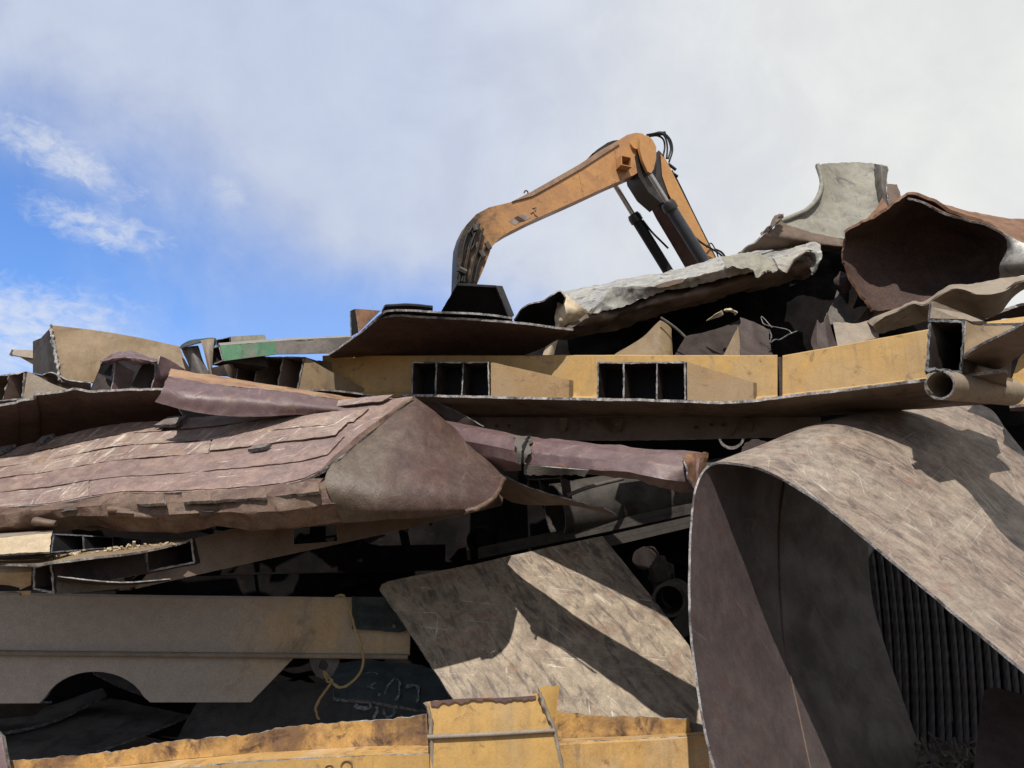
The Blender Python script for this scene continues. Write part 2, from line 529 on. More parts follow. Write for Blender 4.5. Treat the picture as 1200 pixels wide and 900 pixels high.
M['wornplate'] = metal('scraped_grey_plate', (.30, .235, .165), (.215, .165, .12), 6., bands=((.095, .072, .058), .9, 48, 3.2, 11.), rust=(.24, .135, .085), rust_amt=0.28, rust_scale=3, dust=(.40, .33, .24), dust_amt=.5, scratch=(.60, .54, .46), scratch_amt=.7, scratch_m=(.46, .60), scratch_rot=(64, 12, 100), bump=0.35, grain=.2, rough=0.52, mott=0.26, spec=0.4)
M['shell'] = metal('scraped_shell_plate', (.25, .19, .15), (.185, .142, .115), 5., bands=((.075, .06, .053), .7, -14, 4.5, 10.), rust=(.20, .115, .085), rust_amt=0.3, rust_scale=3.5, dust=(.33, .28, .22), dust_amt=.5, scratch=(.52, .47, .41), scratch_amt=.5, scratch_m=(.45, .58), scratch_f=(.7, 34), scratch_rot=(12, -18, 48, 80), bump=0.4, grain=.22, rough=0.5, mott=0.26, spec=0.45)
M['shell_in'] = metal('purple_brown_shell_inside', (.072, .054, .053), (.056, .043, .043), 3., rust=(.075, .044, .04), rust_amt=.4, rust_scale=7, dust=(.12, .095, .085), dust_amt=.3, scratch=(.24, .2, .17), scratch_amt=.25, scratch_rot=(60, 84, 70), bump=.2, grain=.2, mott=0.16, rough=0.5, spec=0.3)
M['green'] = metal('faded_green_paint', (.06, .19, .10), (.10, .19, .12), 5., rust=(.15, .145, .125), rust_amt=.75, rust_scale=7, streak=(.05, .08, .06), streak_amt=.8, bump=.25, grain=.2)
M['grey_beam'] = metal('scuffed_grey_beam', (.185, .165, .15), (.13, .115, .11), 6., rust=(.12, .07, .06), rust_amt=.35, bump=.3, grain=.25)
M['grey_dark'] = metal('dull_grey_steel', (.13, .115, .10), (.095, .085, .075), 4., rust=(.06, .05, .045), rust_amt=.4, bump=.25, grain=.25)
M['cream'] = metal('dusty_cream_paint', (.50, .42, .30), (.42, .33, .22), 4., rust=(.2, .14, .08), rust_amt=.25, dust=(.36, .27, .17), dust_amt=.4, bump=.3, grain=.2)
M['bluedark'] = metal('blue_black_steel', (.042, .052, .050), (.026, .034, .034), 4., rust=(.045, .045, .04), rust_amt=.45, rust_scale=5, bump=.4, grain=.35)
M['chalk'] = metal('chalk_mark', (.26, .27, .27), (.07, .08, .08), 30., bump=.2, grain=.5, fine=150)
M['orange'] = metal('orange_machine_paint', (.52, .275, .10), (.46, .24, .085), 1.2, rust=(.25, .125, .055), rust_amt=.25, rust_scale=2.5, dust=(.40, .20, .085), dust_amt=.5, bump=.06, grain=.08, fine=30, rough=.5, spec=.4, mott=.07)
M['orange_dirty'] = metal('greasy_orange_paint', (.49, .255, .10), (.42, .215, .085), 1.2, rust=(.22, .11, .05), rust_amt=.32, rust_scale=2.2, dust=(.33, .17, .085), dust_amt=.6, bump=.08, grain=.1, fine=30, grease=((.022, .017, .014), -5.8, -4.6, 2.0, 2.3), rough=.5, spec=.4, mott=.07)
M['machine_under'] = metal('shade_brown_underside', (.10, .05, .035), (.075, .04, .03), 1.5, rust=(.04, .025, .02), rust_amt=.3, bump=.08, grain=.1, fine=30)  # shade under the boom is put into this brown
M['grease'] = metal('black_grease', (.018, .016, .016), (.035, .028, .024), 3., bump=.2, grain=.3, rough=.4, spec=.5)
M['cyl'] = metal('dark_blue_cylinder', (.04, .045, .055), (.03, .033, .04), 3., bump=.06, grain=.1, rough=.4, spec=.5)
M['chrome'] = metal('chrome_rod', (.55, .55, .55), (.45, .45, .45), 3., bump=0, grain=.05, rough=.25, metallic=.9)
M['hose'] = metal('black_hose', (.014, .014, .015), (.02, .02, .02), 4., bump=.05, grain=.1, rough=.5)
M['stencil'] = metal('grey_stencil', (.30, .25, .22), (.2, .15, .12), 4., bump=.05, grain=.1)
M['wire'] = metal('yellow_wire', (.38, .28, .12), (.30, .22, .11), 12., bump=.1, grain=.15)
M['gap'] = metal('shaded_grey_steel', (.068, .060, .053), (.045, .04, .036), 4., rust=(.03, .022, .018), rust_amt=.4, bump=.25, grain=.25, spec=.15)  # grey darkened to carry the shade of gaps and hollows
M['rope'] = metal('greasy_wire_rope', (.022, .019, .02), (.014, .012, .013), 10., bump=.3, grain=.35, rough=.5, spec=.4)
M['dirt'] = metal('yard_dirt', (.17, .13, .095), (.12, .092, .07), .6, rust=(.09, .065, .05), rust_amt=.3, rust_scale=1., bump=.6, grain=.3, fine=12, rough=.9, spec=.1)

# ------------------------------------------------------------------ light and sky
SUN_EL, SUN_AZ = R(54), R(-7)      # azimuth measured from straight behind the camera, minus = to the camera's left
S = Vector((math.sin(SUN_AZ) * math.cos(SUN_EL), -math.cos(SUN_AZ) * math.cos(SUN_EL), math.sin(SUN_EL)))
ld = bpy.data.lights.new('sun', 'SUN')
ld.energy = 5.0; ld.angle = R(.53); ld.color = (1, .95, .87)
lo = bpy.data.objects.new('sun', ld); C.objects.link(lo)
lo.location = (0, 0, 40)
lo.rotation_euler = S.to_track_quat('Z', 'Y').to_euler()

w = bpy.data.worlds.new('World'); sc.world = w; w.use_nodes = True
t = NT(w.node_tree)
bg = t.n['Background']; bg.inputs['Strength'].default_value = .1
sky = t.new('ShaderNodeTexSky', sky_type='NISHITA')
sky.sun_disc = False; sky.sun_elevation = SUN_EL; sky.sun_rotation = math.atan2(S.x, S.y)
sky.air_density = 1.0; sky.dust_density = .4; sky.ozone_density = 2.0
tc = t.new('ShaderNodeTexCoord')
d = tc.outputs['Generated']
sep = t.new('ShaderNodeSeparateXYZ'); t.l.new(d, sep.inputs[0])
az = t.math('MULTIPLY', t.math('ARCTAN2', sep.outputs[0], sep.outputs[1]), 57.2958)
el = t.math('MULTIPLY', t.math('ARCSINE', sep.outputs[2]), 57.2958)
big = t.noise(d, 3.2, 7, .55, .3)
mid = t.noise(t.mapping(d, loc=(4, 1, 7)), 7.5, 7, .6, .4)
def ae(px, py):
    q = ray(px, py).normalized()
    return math.degrees(math.atan2(q.x, q.y)), math.degrees(math.asin(q.z))
def blob(px, py, rx, ry, tilt=0.):
    a0, e0 = ae(px, py)
    da = t.math('SUBTRACT', az, a0); de = t.math('SUBTRACT', el, e0)
    c_, s_ = math.cos(R(tilt)), math.sin(R(tilt))
    x = t.math('ADD', t.math('MULTIPLY', da, c_ / rx), t.math('MULTIPLY', de, s_ / rx))
    y = t.math('ADD', t.math('MULTIPLY', da, -s_ / ry), t.math('MULTIPLY', de, c_ / ry))
    return t.math('SQRT', t.math('ADD', t.math('MULTIPLY', x, x), t.math('MULTIPLY', y, y)))
wob = t.math('MULTIPLY', t.math('SUBTRACT', big, .5), 1.5)
wob2 = t.math('MULTIPLY', t.math('SUBTRACT', mid, .5), .5)
wb = t.math('ADD', wob, wob2)
b1 = t.ss(t.math('ADD', blob(0, 300, 25, 13, -8), wb), .2, 1.15, 1., 0.)
b2 = t.math('MULTIPLY', t.ss(t.math('ADD', blob(400, 395, 26, 7., 0), wb), .2, 1.15, 1., 0.), .8)
blue = t.math('MAXIMUM', b1, b2)
beh = t.math('MULTIPLY', t.ss(sep.outputs[1], .05, -.3), t.ss(big, .3, .5))
blue = t.math('MAXIMUM', blue, t.math('MULTIPLY', beh, .25))
# haze colour: cool grey-blue at upper left, warm white to the right
warm = t.ss(t.math('ADD', az, t.math('MULTIPLY', wob, 14)), -12, 30)
hz = t.mix(warm, (5.6, 6.25, 7.8), (8.25, 8.35, 8.2))
hz = t.mix(t.ss(t.math('ADD', mid, t.math('MULTIPLY', big, .6)), .55, 1.05), t.mix(1., hz, (.92, .92, .94), 'MULTIPLY'), t.mix(1., hz, (1.05, 1.05, 1.04), 'MULTIPLY'))
skyc = t.mix(1., sky.outputs[0], (.98, 1.46, 2.12), 'MULTIPLY')
base = t.mix(t.math('MULTIPLY', blue, .95), hz, skyc)
fine = t.noise(t.mapping(d, (1, 1, 2.4), loc=(1, 3, 2)), 16, 8, .62, .8)
fine2 = t.noise(t.mapping(d, (1, 1, 1.6), loc=(5, 1, 2)), 46, 7, .65, .6)
def wisp(px, py, rx, ry, tilt, lo_, hi_):
    f = t.ss(t.math('ADD', blob(px, py, rx, ry, tilt), t.math('MULTIPLY', t.math('SUBTRACT', fine, .5), 1.6)), .1, 1.1, 1., 0.)
    return t.math('MULTIPLY', t.ss(t.math('ADD', t.math('MULTIPLY', f, .42), t.math('ADD', t.math('MULTIPLY', fine, .7), t.math('MULTIPLY', fine2, .55))), lo_, hi_), t.ss(f, 0., .25))
ws = wisp(70, 182, 11., 2.7, -16, .84, 1.2)
ws = t.math('MAXIMUM', ws, wisp(112, 265, 9., 2.5, -6, .84, 1.2))
ws = t.math('MAXIMUM', ws, t.math('MULTIPLY', wisp(268, 226, 3.2, 1.9, -30, .82, 1.2), .5))
ws = t.math('MAXIMUM', ws, wisp(-10, 385, 13., 5., 8, .74, 1.15))
base = t.mix(t.math('MULTIPLY', ws, .7), base, (8.0, 8.2, 8.5))
base = t.mix(t.ss(el, 44, 75), base, t.mix(1., base, (.5, .54, .62), 'MULTIPLY'))
base = t.mix(t.ss(sep.outputs[1], .25, -.25), base, t.mix(1., base, (.84, .79, .72), 'MULTIPLY'))
t.l.new(base, bg.inputs['Color'])

vs_ = sc.view_settings
vs_.view_transform = 'Standard'; vs_.look = 'None'; vs_.exposure = 0; vs_.gamma = 1; vs_.use_curve_mapping = False
sc.cycles.max_bounces = 6
sc.cycles.use_denoising = True
# ================================================================== the setting
g = Geo()
n = 60
vs = []; fs = []
for j in range(n + 1):
    for i in range(n + 1):
        x = (i / n * 2 - 1); y = (j / n * 2 - 1)
        X = math.copysign(abs(x) ** 4 * 1500 + abs(x) * 30, x); Y = 8 + math.copysign(abs(y) ** 4 * 1500 + abs(y) * 30, y)
        z = .06 * fbm(Vector((X, Y, 0)), .5) if abs(X) < 40 and abs(Y) < 45 else 0
        vs.append((X, Y, z - .05))
for j in range(n):
    for i in range(n):
        a = j * (n + 1) + i
        fs.append((a, a + 1, a + n + 2, a + n + 1))
g.add(vs, fs)
gr = g.build('ground', M['dirt'], None, 60); tag(gr, 'brown dirt ground of the scrap yard', 'ground', kind='structure')

# deep inside of the heap: one jumbled mass, shade put into its near-black colour
def core_rows():
    xs = [-700, -300, 0, 300, 500, 610, 680, 780, 880, 960, 1010, 1060, 1110, 1200, 1500, 1900]
    top = [470, 470, 470, 455, 425, 405, 372, 352, 330, 296, 290, 300, 340, 395, 420, 430]
    fwd = [0, 0, 0, 0, 0, .6, 1.2, 1.2, 1.2, 1.0, .9, .9, .7, 0, 0, 0]
    rows = []
    rows.append([P(x, ty + 30, 11.4) * 1 + Vector((0, 5, -4.5)) for x, ty in zip(xs, top)])
    rows.append([P(x, ty, 10.2 - 1.25 * f) for x, ty, f in zip(xs, top, fwd)])
    rows.append([P(x, ty + 14, 9.7 - 1.0 * f) for x, ty, f in zip(xs, top, fwd)])
    rows.append([P(x, 425 if f else 470, 9.3 - .95 * f) for x, ty, f in zip(xs, top, fwd)])
    rows.append([P(x, 580, 9.2) for x in xs])
    rows.append([P(x, 690, 9.1) for x in xs])
    rows.append([P(x, 860, 8.9) for x in xs])
    rows.append([P(x, 930, 8.3) + Vector((0, 0, -.25)) for x in xs])
    return rows
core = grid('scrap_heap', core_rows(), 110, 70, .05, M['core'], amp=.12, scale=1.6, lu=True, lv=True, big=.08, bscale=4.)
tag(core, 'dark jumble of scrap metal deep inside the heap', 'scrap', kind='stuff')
# jumbled plates buried in it
rr = random.Random(3)
cg = Geo()
for k in range(80):
    px = rr.uniform(-200, 1350); py = rr.uniform(470, 900)
    c = P(px, py, rr.uniform(8.95, 9.25))
    a = Vector((rr.uniform(-1, 1), rr.uniform(-.5, .5), rr.uniform(-.3, .3))).normalized()
    b = a.cross(Vector((rr.uniform(-.6, .6), rr.uniform(-1, 1), rr.uniform(-.4, .4)))).normalized()
    la = rr.uniform(.3, 1.3); lb = rr.uniform(.08, .4)
    cn = a.cross(b).normalized()
    box_geo(cg, c - a * la / 2 - b * lb / 2, a * la, b * lb, cn * rr.uniform(.02, .09))
for k in range(70):
    px = rr.uniform(-100, 1250); py = rr.uniform(540, 890)
    c = P(px, py, rr.uniform(8.2, 8.9))
    a = Vector((rr.uniform(-1, 1), rr.uniform(-.5, .5), rr.uniform(-.4, .4))).normalized()
    L = rr.uniform(.2, .9)
    if rr.random() < .7:
        tube_geo(cg, resample([c - a * L, c - a * L * .3 + Vector((0, 0, rr.uniform(-.15, .15))), c + a * L * .3 + Vector((0, 0, rr.uniform(-.15, .15))), c + a * L], 14), rr.uniform(.012, .04), 8)
    else:
        pipe_geo(cg, c, c + Vector((rr.uniform(-.6, .6), .6, rr.uniform(-.1, .3))), rr.uniform(.06, .16), .012, 20)
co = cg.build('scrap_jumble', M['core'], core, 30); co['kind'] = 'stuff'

# ================================================================== MATERIAL HANDLER behind the heap
YAW = R(22)
PO = P(760, 170, 20)
EXV = Vector((math.cos(YAW), math.sin(YAW), 0)); WV = Vector((-math.sin(YAW), math.cos(YAW), 0))
def PE(px, py, off=0.):
    """point of the machine's side plane (off metres behind it) seen at px, py"""
    d = ray(px, py)
    o = PO + WV * off
    return EYE + d * ((o - EYE).dot(WV) / d.dot(WV))
ex = thing('material_handler', 'orange scrap handler with greasy bent arm reaching over the heap', 'excavator')
dip = [(538, 378), (534, 356), (535, 333), (536, 302), (537, 288), (541, 275), (547, 263), (558, 251), (573, 243), (598, 237), (620, 226), (650, 209), (678, 193), (704, 176), (722, 166), (735, 158), (745, 155.5), (753, 156.5),
       (760, 162), (764, 172), (763, 186), (757, 196), (743, 205), (718, 215.5), (680, 233), (626, 257), (598, 271), (585, 279), (576, 290), (568, 312), (559, 333), (554, 356), (549, 378)]
plate('dipper_arm', [PE(x, y) for x, y in dip], .02, M['orange_dirty'], ex, vec=WV * .42, seg=.3)
# top plate edge that shows paler along the arm
strip = [(600, 236), (622, 225), (652, 208), (680, 192), (704, 176.5), (722, 167), (726, 169), (706, 181.5), (682, 197), (654, 213), (624, 229.5)]
plate('top_flange', [PE(x, y, -.04) for x, y in strip], .03, metal('dusty_arm_flange', (.33, .22, .15), (.25, .16, .11), 3., rust=(.1, .06, .04), rust_amt=.3), ex, vec=WV * .038, seg=.5)
hump = [(694, 180), (700, 175), (712, 167), (719, 164.5), (726, 164), (724, 169), (712, 174), (702, 180)]
plate('hose_guard', [PE(x, y, .1) for x, y in hump], .03, M['grease'], ex, vec=WV * .45, seg=.5)
lug_path = [PE(616.5 + 2.2 * math.cos(a), 226 - 2.6 * math.sin(a), .05) for a in [i * math.pi / 8 - .3 for i in range(10)]]
tube('lifting_eye', lug_path, .02, M['machine_under'], ex, 8)
# weld seams and stencilled warning stripe
for (a, b) in (((677, 195), (684, 231)), ((720, 172), (728, 210))):
    tube('weld_seam', [PE(*a, -.005), PE(*b, -.005)], .012, M['orange_dirty'], ex, 6)
wr = thing
for k, q in enumerate([[(596, 259), (602, 255.5), (609, 260.5), (603, 264)], [(607, 253), (613, 249.5), (622, 255), (616, 258.5)], [(602, 255.5), (607, 253), (616, 258.5), (609, 260.5)]]):
    plate('warning_stripe', [PE(x, y, -.006) for x, y in q], .004, M['stencil'] if k < 2 else M['machine_under'], ex, vec=WV * .004, seg=.5)
for q in ([(622, 250), (625, 248), (627, 252), (630, 254), (628, 256)], [(624, 244), (628, 243), (627, 247)]):
    tube('stencil_mark', [PE(x, y, -.006) for x, y in q], .02, M['stencil'], ex, 6)
# knuckle, ear and bracket
def disc(name, px, py, rpx, off, th, mat, n=28, inner=0):
    c = PE(px, py, off); r = rpx * 20 / F
    up = Vector((0, 0, 1))
    pts = [c + EXV * math.cos(2 * math.pi * i / n) * r + up * math.sin(2 * math.pi * i / n) * r for i in range(n)]
    return plate(name, pts, th, mat, ex, vec=WV * th, seg=1)
disc('pivot_boss', 746, 169, 9.5, -.05, .06, M['orange_dirty'])
disc('pivot_pin', 745, 169, 6.5, -.09, .05, M['orange'])
ear = [(754, 158), (760, 159.5), (765, 164), (769, 172), (769, 186), (766, 198), (763, 203), (759, 201), (753, 188), (749.5, 174), (750, 163)]
plate('boom_ear', [PE(x, y, -.22) for x, y in ear], .1, M['orange'], ex, vec=WV * .1, seg=.5)
blk = [(744, 183), (750, 174), (754, 186), (759, 201), (766, 203), (770, 190), (772, 176), (778, 182), (781, 192), (778, 204), (783, 232), (775, 238), (760, 225), (748, 206)]
plate('greasy_knuckle', [PE(x, y, -.02) for x, y in blk], .4, M['grease'], ex, vec=WV * .62, seg=.5)
brk = Geo()
bo = PE(728, 193, -.3)
box_geo(brk, bo, EXV * .34, WV * .3, Vector((0, 0, .02)) ); box_geo(brk, bo + Vector((0, 0, .02)), EXV * .03, WV * .3, Vector((0, 0, .26)))
box_geo(brk, bo + EXV * .31 + Vector((0, 0, .02)), EXV * .03, WV * .3, Vector((0, 0, .26))); box_geo(brk, bo + Vector((0, 0, .28)), EXV * .34, WV * .3, Vector((0, 0, .02)))
brk.build('bracket', M['orange_dirty'], ex)
# boom
bm_side = [(774, 180), (781, 188), (787, 200), (795, 216), (811, 248), (829, 284), (838, 302), (860, 348), (905, 440), (880, 440), (846, 350), (829, 306), (808, 270), (790, 240), (783, 226), (776, 206)]
plate('boom', [PE(x, y, -.05) for x, y in bm_side], .03, [M['orange'], M['machine_under'], M['machine_under']], ex, vec=WV * .95, seg=.4)
edge_bits = [(783, 192, 792, 199), (788, 203, 794, 207), (799, 230, 802, 234), (806, 242, 809, 245), (817, 264, 820, 268)]
for a in edge_bits:
    tube('hose_clamp', [PE(a[0], a[1], .1), PE(a[2], a[3], .1)], .045, M['grease'], ex, 8)
# two cylinders, one each side
def ram(rod_a, rod_b, bar_b, off, rr_, br_, matb):
    a = PE(*rod_a, off); b = PE(*rod_b, off); c = PE(*bar_b, off)
    far = b + (c - b) * 1.9
    bar = tube('ram_barrel', [b, far], br_, matb, ex, 20)
    tube('ram_rod', [a, b], rr_, M['chrome'], bar, 16)
    dn = (c - b).normalized()
    tube('ram_collar', [b - dn * .12, b - dn * .02, b + dn * .15], [br_ * 1.05, br_ * 1.28, br_ * 1.25], M['grease'], bar, 20)
ram((762, 205), (784, 241), (826, 308), -.42, .075, .165, M['cyl'])
ram((719, 214), (744, 255), (783, 318), 1.15, .075, .155, M['hose'])
# hoses
def hose(pts, off, r=.028, n=24):
    tube('hose', [PE(x, y, off) for x, y in pts], r, M['hose'], ex, 8, n)
hose([(757, 160), (768, 157), (778, 157), (783, 163), (786, 174), (783, 186)], .1)
hose([(760, 160), (770, 159), (777, 163), (779, 172), (777, 184)], .25)
hose([(762, 158), (775, 155), (785, 163), (788, 176), (784, 190)], .4)
hose([(758, 158), (772, 156), (779, 160), (782, 172), (781, 186)], .0)
tube('hose_manifold', [PE(762, 158.5, .2), PE(779, 156, .2)], .06, M['grease'], ex, 8)
hose([(753, 258), (764, 272), (776, 284), (783, 291)], 1.0, .03)
hose([(795, 250), (806, 268), (820, 283), (838, 294), (846, 300), (850, 308)], -.2)
hose([(838, 292), (846, 296), (851, 304), (852, 312)], -.1)
hose([(828, 290), (833, 285), (838, 292), (842, 302)], -.15, .018)
hose([(787, 200), (797, 219), (812, 250), (830, 286), (838, 302)], .15, .035)
for k, pts in enumerate([[(556, 262), (548, 276), (545, 292), (540, 312), (538, 331)], [(562, 262), (553, 283), (549, 300), (546, 316), (544, 331)], [(566, 268), (561, 288), (556, 306), (551, 331)],
                         [(553, 270), (556, 285), (550, 296), (547, 310), (541, 330)], [(572, 283), (566, 296), (560, 312), (556, 330)], [(548, 272), (543, 290), (541, 306), (536, 318)]]):
    hose(pts, -.06 - .02 * (k % 3), .03, 20)
for (x0, y0, x1, y1) in ((556, 264, 558, 270), (570, 284, 574, 292), (563, 294, 567, 301), (538, 315, 546, 319)):
    tube('hose_bracket', [PE(x0, y0, -.1), PE(x1, y1, -.1)], .07, M['grey_dark'], ex, 6)
gp = PE(543, 376, .2)
hd = tube('grapple_head', [gp + Vector((0, 0, .1)), gp - Vector((0, 0, .5)), gp - Vector((0, 0, .9))], [.28, .34, .3], M['grease'], ex, 18)
for k in range(5):
    a = 2 * math.pi * k / 5 + .3
    e = Vector((math.cos(a), math.sin(a), 0))
    tube('tine', resample([gp - Vector((0, 0, .7)) + e * .25, gp - Vector((0, 0, 1.0)) + e * .8, gp - Vector((0, 0, 1.6)) + e * .75, gp - Vector((0, 0, 2.0)) + e * .15], 12), [.13 - .008 * i for i in range(13)], M['grease'], hd, 8)
# carriage that carries the boom, hidden behind the heap
tb = PE(895, 440, .4)
mb = Geo()
mc = Vector((tb.x, tb.y, 0))
box_geo(mb, mc + Vector((-1.5, -1.6, 2.6)), Vector((5.2, 0, 0)), Vector((0, 3.2, 0)), Vector((0, 0, tb.z - 1.6)))
box_geo(mb, mc + Vector((-.6, -1.0, 1.2)), Vector((3.2, 0, 0)), Vector((0, 2.2, 0)), Vector((0, 0, 1.4)))
mb.build('carriage', M['orange'], ex)
for s in (-1.9, 1.2):
    q = Geo(); box_geo(q, mc + Vector((-2, s, 0)), Vector((5.6, 0, 0)), Vector((0, .8, 0)), Vector((0, 0, 1.2))); q.build('track', M['grease'], ex)

# ================================================================== TOP RIGHT
def one(o, label, cat, group=None, kind=None):
    return tag(o, label, cat, group, kind)

# crumpled silver sheet
silver = grid('silver_sheet', [
    PP([(650, 343, 8.6), (700, 334, 8.7), (760, 322.5, 8.7), (805, 313, 8.6), (850, 300, 8.5), (895, 291, 8.5), (930, 288, 8.4)]),
    PP([(668, 352, 7.95), (704, 344, 7.9), (740, 331, 7.95), (785, 324, 7.9), (826, 312, 7.9), (872, 303, 7.9), (925, 293, 7.9)]),
    PP([(690, 366, 7.3), (706, 351, 7.35), (718, 337, 7.4), (762, 336, 7.35), (803, 327, 7.3), (856, 314, 7.3), (922, 299, 7.3)]),
    PP([(691, 368, 7.3), (702, 366, 7.35), (724, 360, 7.42), (768, 346, 7.42), (810, 336, 7.4), (862, 323, 7.35), (925, 312, 7.35)]),
], 90, 40, .014, [M['silver'], M['slag'], M['under']], amp=.008, scale=5, jag=.02, lv=True, jagsides='blr', ridge=.05, rscale=4.)
one(silver, 'long crumpled silver painted sheet draped over the heap below the orange arm', 'sheet')
curl = grid('curled_lip', [
    PP([(905, 300, 7.3), (922, 293, 7.5), (940, 287, 7.6), (951, 283, 7.6), (961, 286, 7.5)]),
    PP([(912, 312, 7.1), (926, 300, 7.25), (942, 291, 7.3), (953, 288, 7.3), (962, 292, 7.2)]),
    PP([(922, 320, 7.15), (930, 306, 7.2), (944, 297, 7.25), (953, 297, 7.2), (962, 303, 7.15)]),
    PP([(924, 312, 7.4), (934, 304, 7.5), (944, 300, 7.5), (951, 305, 7.4), (950, 321, 7.25)]),
], 30, 24, .02, [M['silver'], M['slag'], M['under']], silver, amp=.004, scale=6, jag=.015, ridge=.04, rscale=6)
tear = grid('torn_flap', [PP([(846, 300, 7.35), (872, 297, 7.3), (900, 299, 7.3), (915, 313, 7.2)]), PP([(852, 312, 7.2), (875, 308, 7.15), (895, 310, 7.15), (912, 316, 7.1)]),
                          PP([(862, 314, 7.15), (880, 316, 7.1), (887, 325, 7.1), (900, 318, 7.1)])], 24, 16, .012, [M['grey_paint'], M['slag'], M['under']], silver, amp=.01, scale=9, jag=.02, ridge=.05, rscale=6)

wing = grid('shaded_wing', [PP([(603, 376, 7.35), (612, 363, 7.2), (621, 357, 7.1), (636, 354, 7.05), (648, 346, 7.0), (656, 342, 7.0), (662, 349, 7.0)]),
                           PP([(603, 377, 7.7), (612, 377, 7.7), (622, 379, 7.75), (634, 382, 7.8), (642, 384, 7.8), (650, 385, 7.8), (652, 386, 7.8)])], 26, 10, .014, [M['black'], M['slag'], M['cream']], jag=.006, jagsides='t', amp=.008)  # underside's shade put into the black, upper side cream
one(wing, 'wavy wing of sheet with shade-black underside beside the silver sheet left end', 'sheet scrap')
flap = grid('brown_flap', [PP([(655, 345, 7.3), (665, 347, 7.25), (677, 356, 7.2), (690, 366, 7.2)]), PP([(652, 362, 7.2), (660, 366, 7.15), (670, 370, 7.2), (681, 373, 7.25)]), PP([(650, 384, 7.2), (655, 384, 7.2), (660, 384, 7.25), (665, 383, 7.3)])],
            20, 20, .012, [M['cream'], M['slag'], M['under']], amp=.02, scale=9, jag=.008)
one(flap, 'small creased brown flap hanging under the silver sheet tip', 'scrap flap')
strip2 = grid('pale_strip', [PP([(649, 386, 7.35), (653, 386, 7.3), (656, 388, 7.32)]), PP([(634, 420, 7.35), (641, 420, 7.3), (648, 420, 7.35)])], 8, 14, .012, [M['cream'], M['slag'], M['under']], amp=.01)
one(strip2, 'narrow pale strip standing between dark plate and yellow beam', 'scrap strip')

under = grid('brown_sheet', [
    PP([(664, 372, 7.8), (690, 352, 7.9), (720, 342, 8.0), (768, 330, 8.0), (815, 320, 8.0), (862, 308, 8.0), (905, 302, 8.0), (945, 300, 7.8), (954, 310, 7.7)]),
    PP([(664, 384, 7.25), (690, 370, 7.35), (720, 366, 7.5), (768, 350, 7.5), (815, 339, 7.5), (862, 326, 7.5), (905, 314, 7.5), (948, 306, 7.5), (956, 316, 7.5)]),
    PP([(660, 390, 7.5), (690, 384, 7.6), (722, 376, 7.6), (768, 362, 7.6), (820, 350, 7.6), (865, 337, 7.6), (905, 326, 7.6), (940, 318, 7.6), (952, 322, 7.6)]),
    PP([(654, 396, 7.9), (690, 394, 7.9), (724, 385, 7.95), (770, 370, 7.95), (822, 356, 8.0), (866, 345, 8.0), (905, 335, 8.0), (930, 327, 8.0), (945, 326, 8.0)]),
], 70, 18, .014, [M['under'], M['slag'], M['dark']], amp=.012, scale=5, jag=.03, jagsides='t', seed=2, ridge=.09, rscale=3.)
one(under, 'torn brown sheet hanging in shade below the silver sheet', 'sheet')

# grey flared piece
flare = grid('flared_plate', [
    PP([(958, 193, 8.75), (975, 191, 8.9), (1000, 190, 9.0), (1022, 191, 8.95), (1040, 194, 8.8)]),
    PP([(963, 214, 8.7), (978, 214, 8.8), (1000, 214, 8.85), (1020, 215, 8.8), (1039, 218, 8.7)]),
    PP([(953, 238, 8.5), (974, 238, 8.65), (998, 239, 8.7), (1020, 240, 8.65), (1041, 238, 8.6)]),
    PP([(936, 250, 8.3), (965, 254, 8.45), (996, 257, 8.5), (1020, 258, 8.5), (1043, 250, 8.5)]),
    PP([(915, 259, 8.1), (950, 268, 8.2), (985, 276, 8.3), (1012, 277, 8.4), (1040, 265, 8.4)]),
    PP([(910, 263, 8.05), (945, 273, 8.15), (984, 279, 8.25), (1012, 280, 8.35), (1040, 272, 8.4)]),
], 60, 60, .035, [M['grey_paint'], M['slag'], M['grey_dark']], amp=.012, scale=3, jag=.012)
one(flare, 'mottled grey flared plate standing highest against the sky', 'plate')
rimb = tube('rolled_rim', resample(PP([(958, 193, 8.74), (963, 214, 8.68), (958, 232, 8.5), (945, 246, 8.3), (930, 253, 8.2), (915, 259, 8.06)]), 40), .028, M['grey_paint'], flare, 8, wob=.01)
fold = grid('side_fold', [PP([(1024, 192, 8.85), (1032, 193, 8.7), (1040, 195, 8.75)]), PP([(1026, 220, 8.75), (1034, 222, 8.55), (1039, 220, 8.6)]), PP([(1030, 246, 8.6), (1038, 247, 8.4), (1044, 244, 8.45)])], 10, 30, .02, [M['grey_dark'], M['slag'], M['dark']], flare, amp=.02, jag=.012)
# brown torn skirt of the flared plate
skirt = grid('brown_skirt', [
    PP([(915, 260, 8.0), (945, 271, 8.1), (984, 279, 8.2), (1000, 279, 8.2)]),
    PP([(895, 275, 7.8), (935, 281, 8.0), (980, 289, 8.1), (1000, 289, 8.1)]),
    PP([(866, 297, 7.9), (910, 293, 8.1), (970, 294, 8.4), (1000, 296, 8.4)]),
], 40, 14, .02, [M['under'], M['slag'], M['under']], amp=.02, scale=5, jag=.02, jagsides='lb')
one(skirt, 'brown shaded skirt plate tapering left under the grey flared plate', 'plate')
horn = grid('torn_curl', [PP([(891, 274, 7.9), (903, 262, 7.9), (910, 253, 7.9), (918, 250, 7.9)]), PP([(893, 278, 7.85), (906, 265, 7.8), (913, 258, 7.8), (917, 254, 7.85)]), PP([(896, 272, 7.9), (907, 263, 7.9), (914, 257, 7.9), (917, 253, 7.9)])], 20, 8, .02, [M['under'], M['slag'], M['dark']], amp=.03, scale=9, jag=.02)
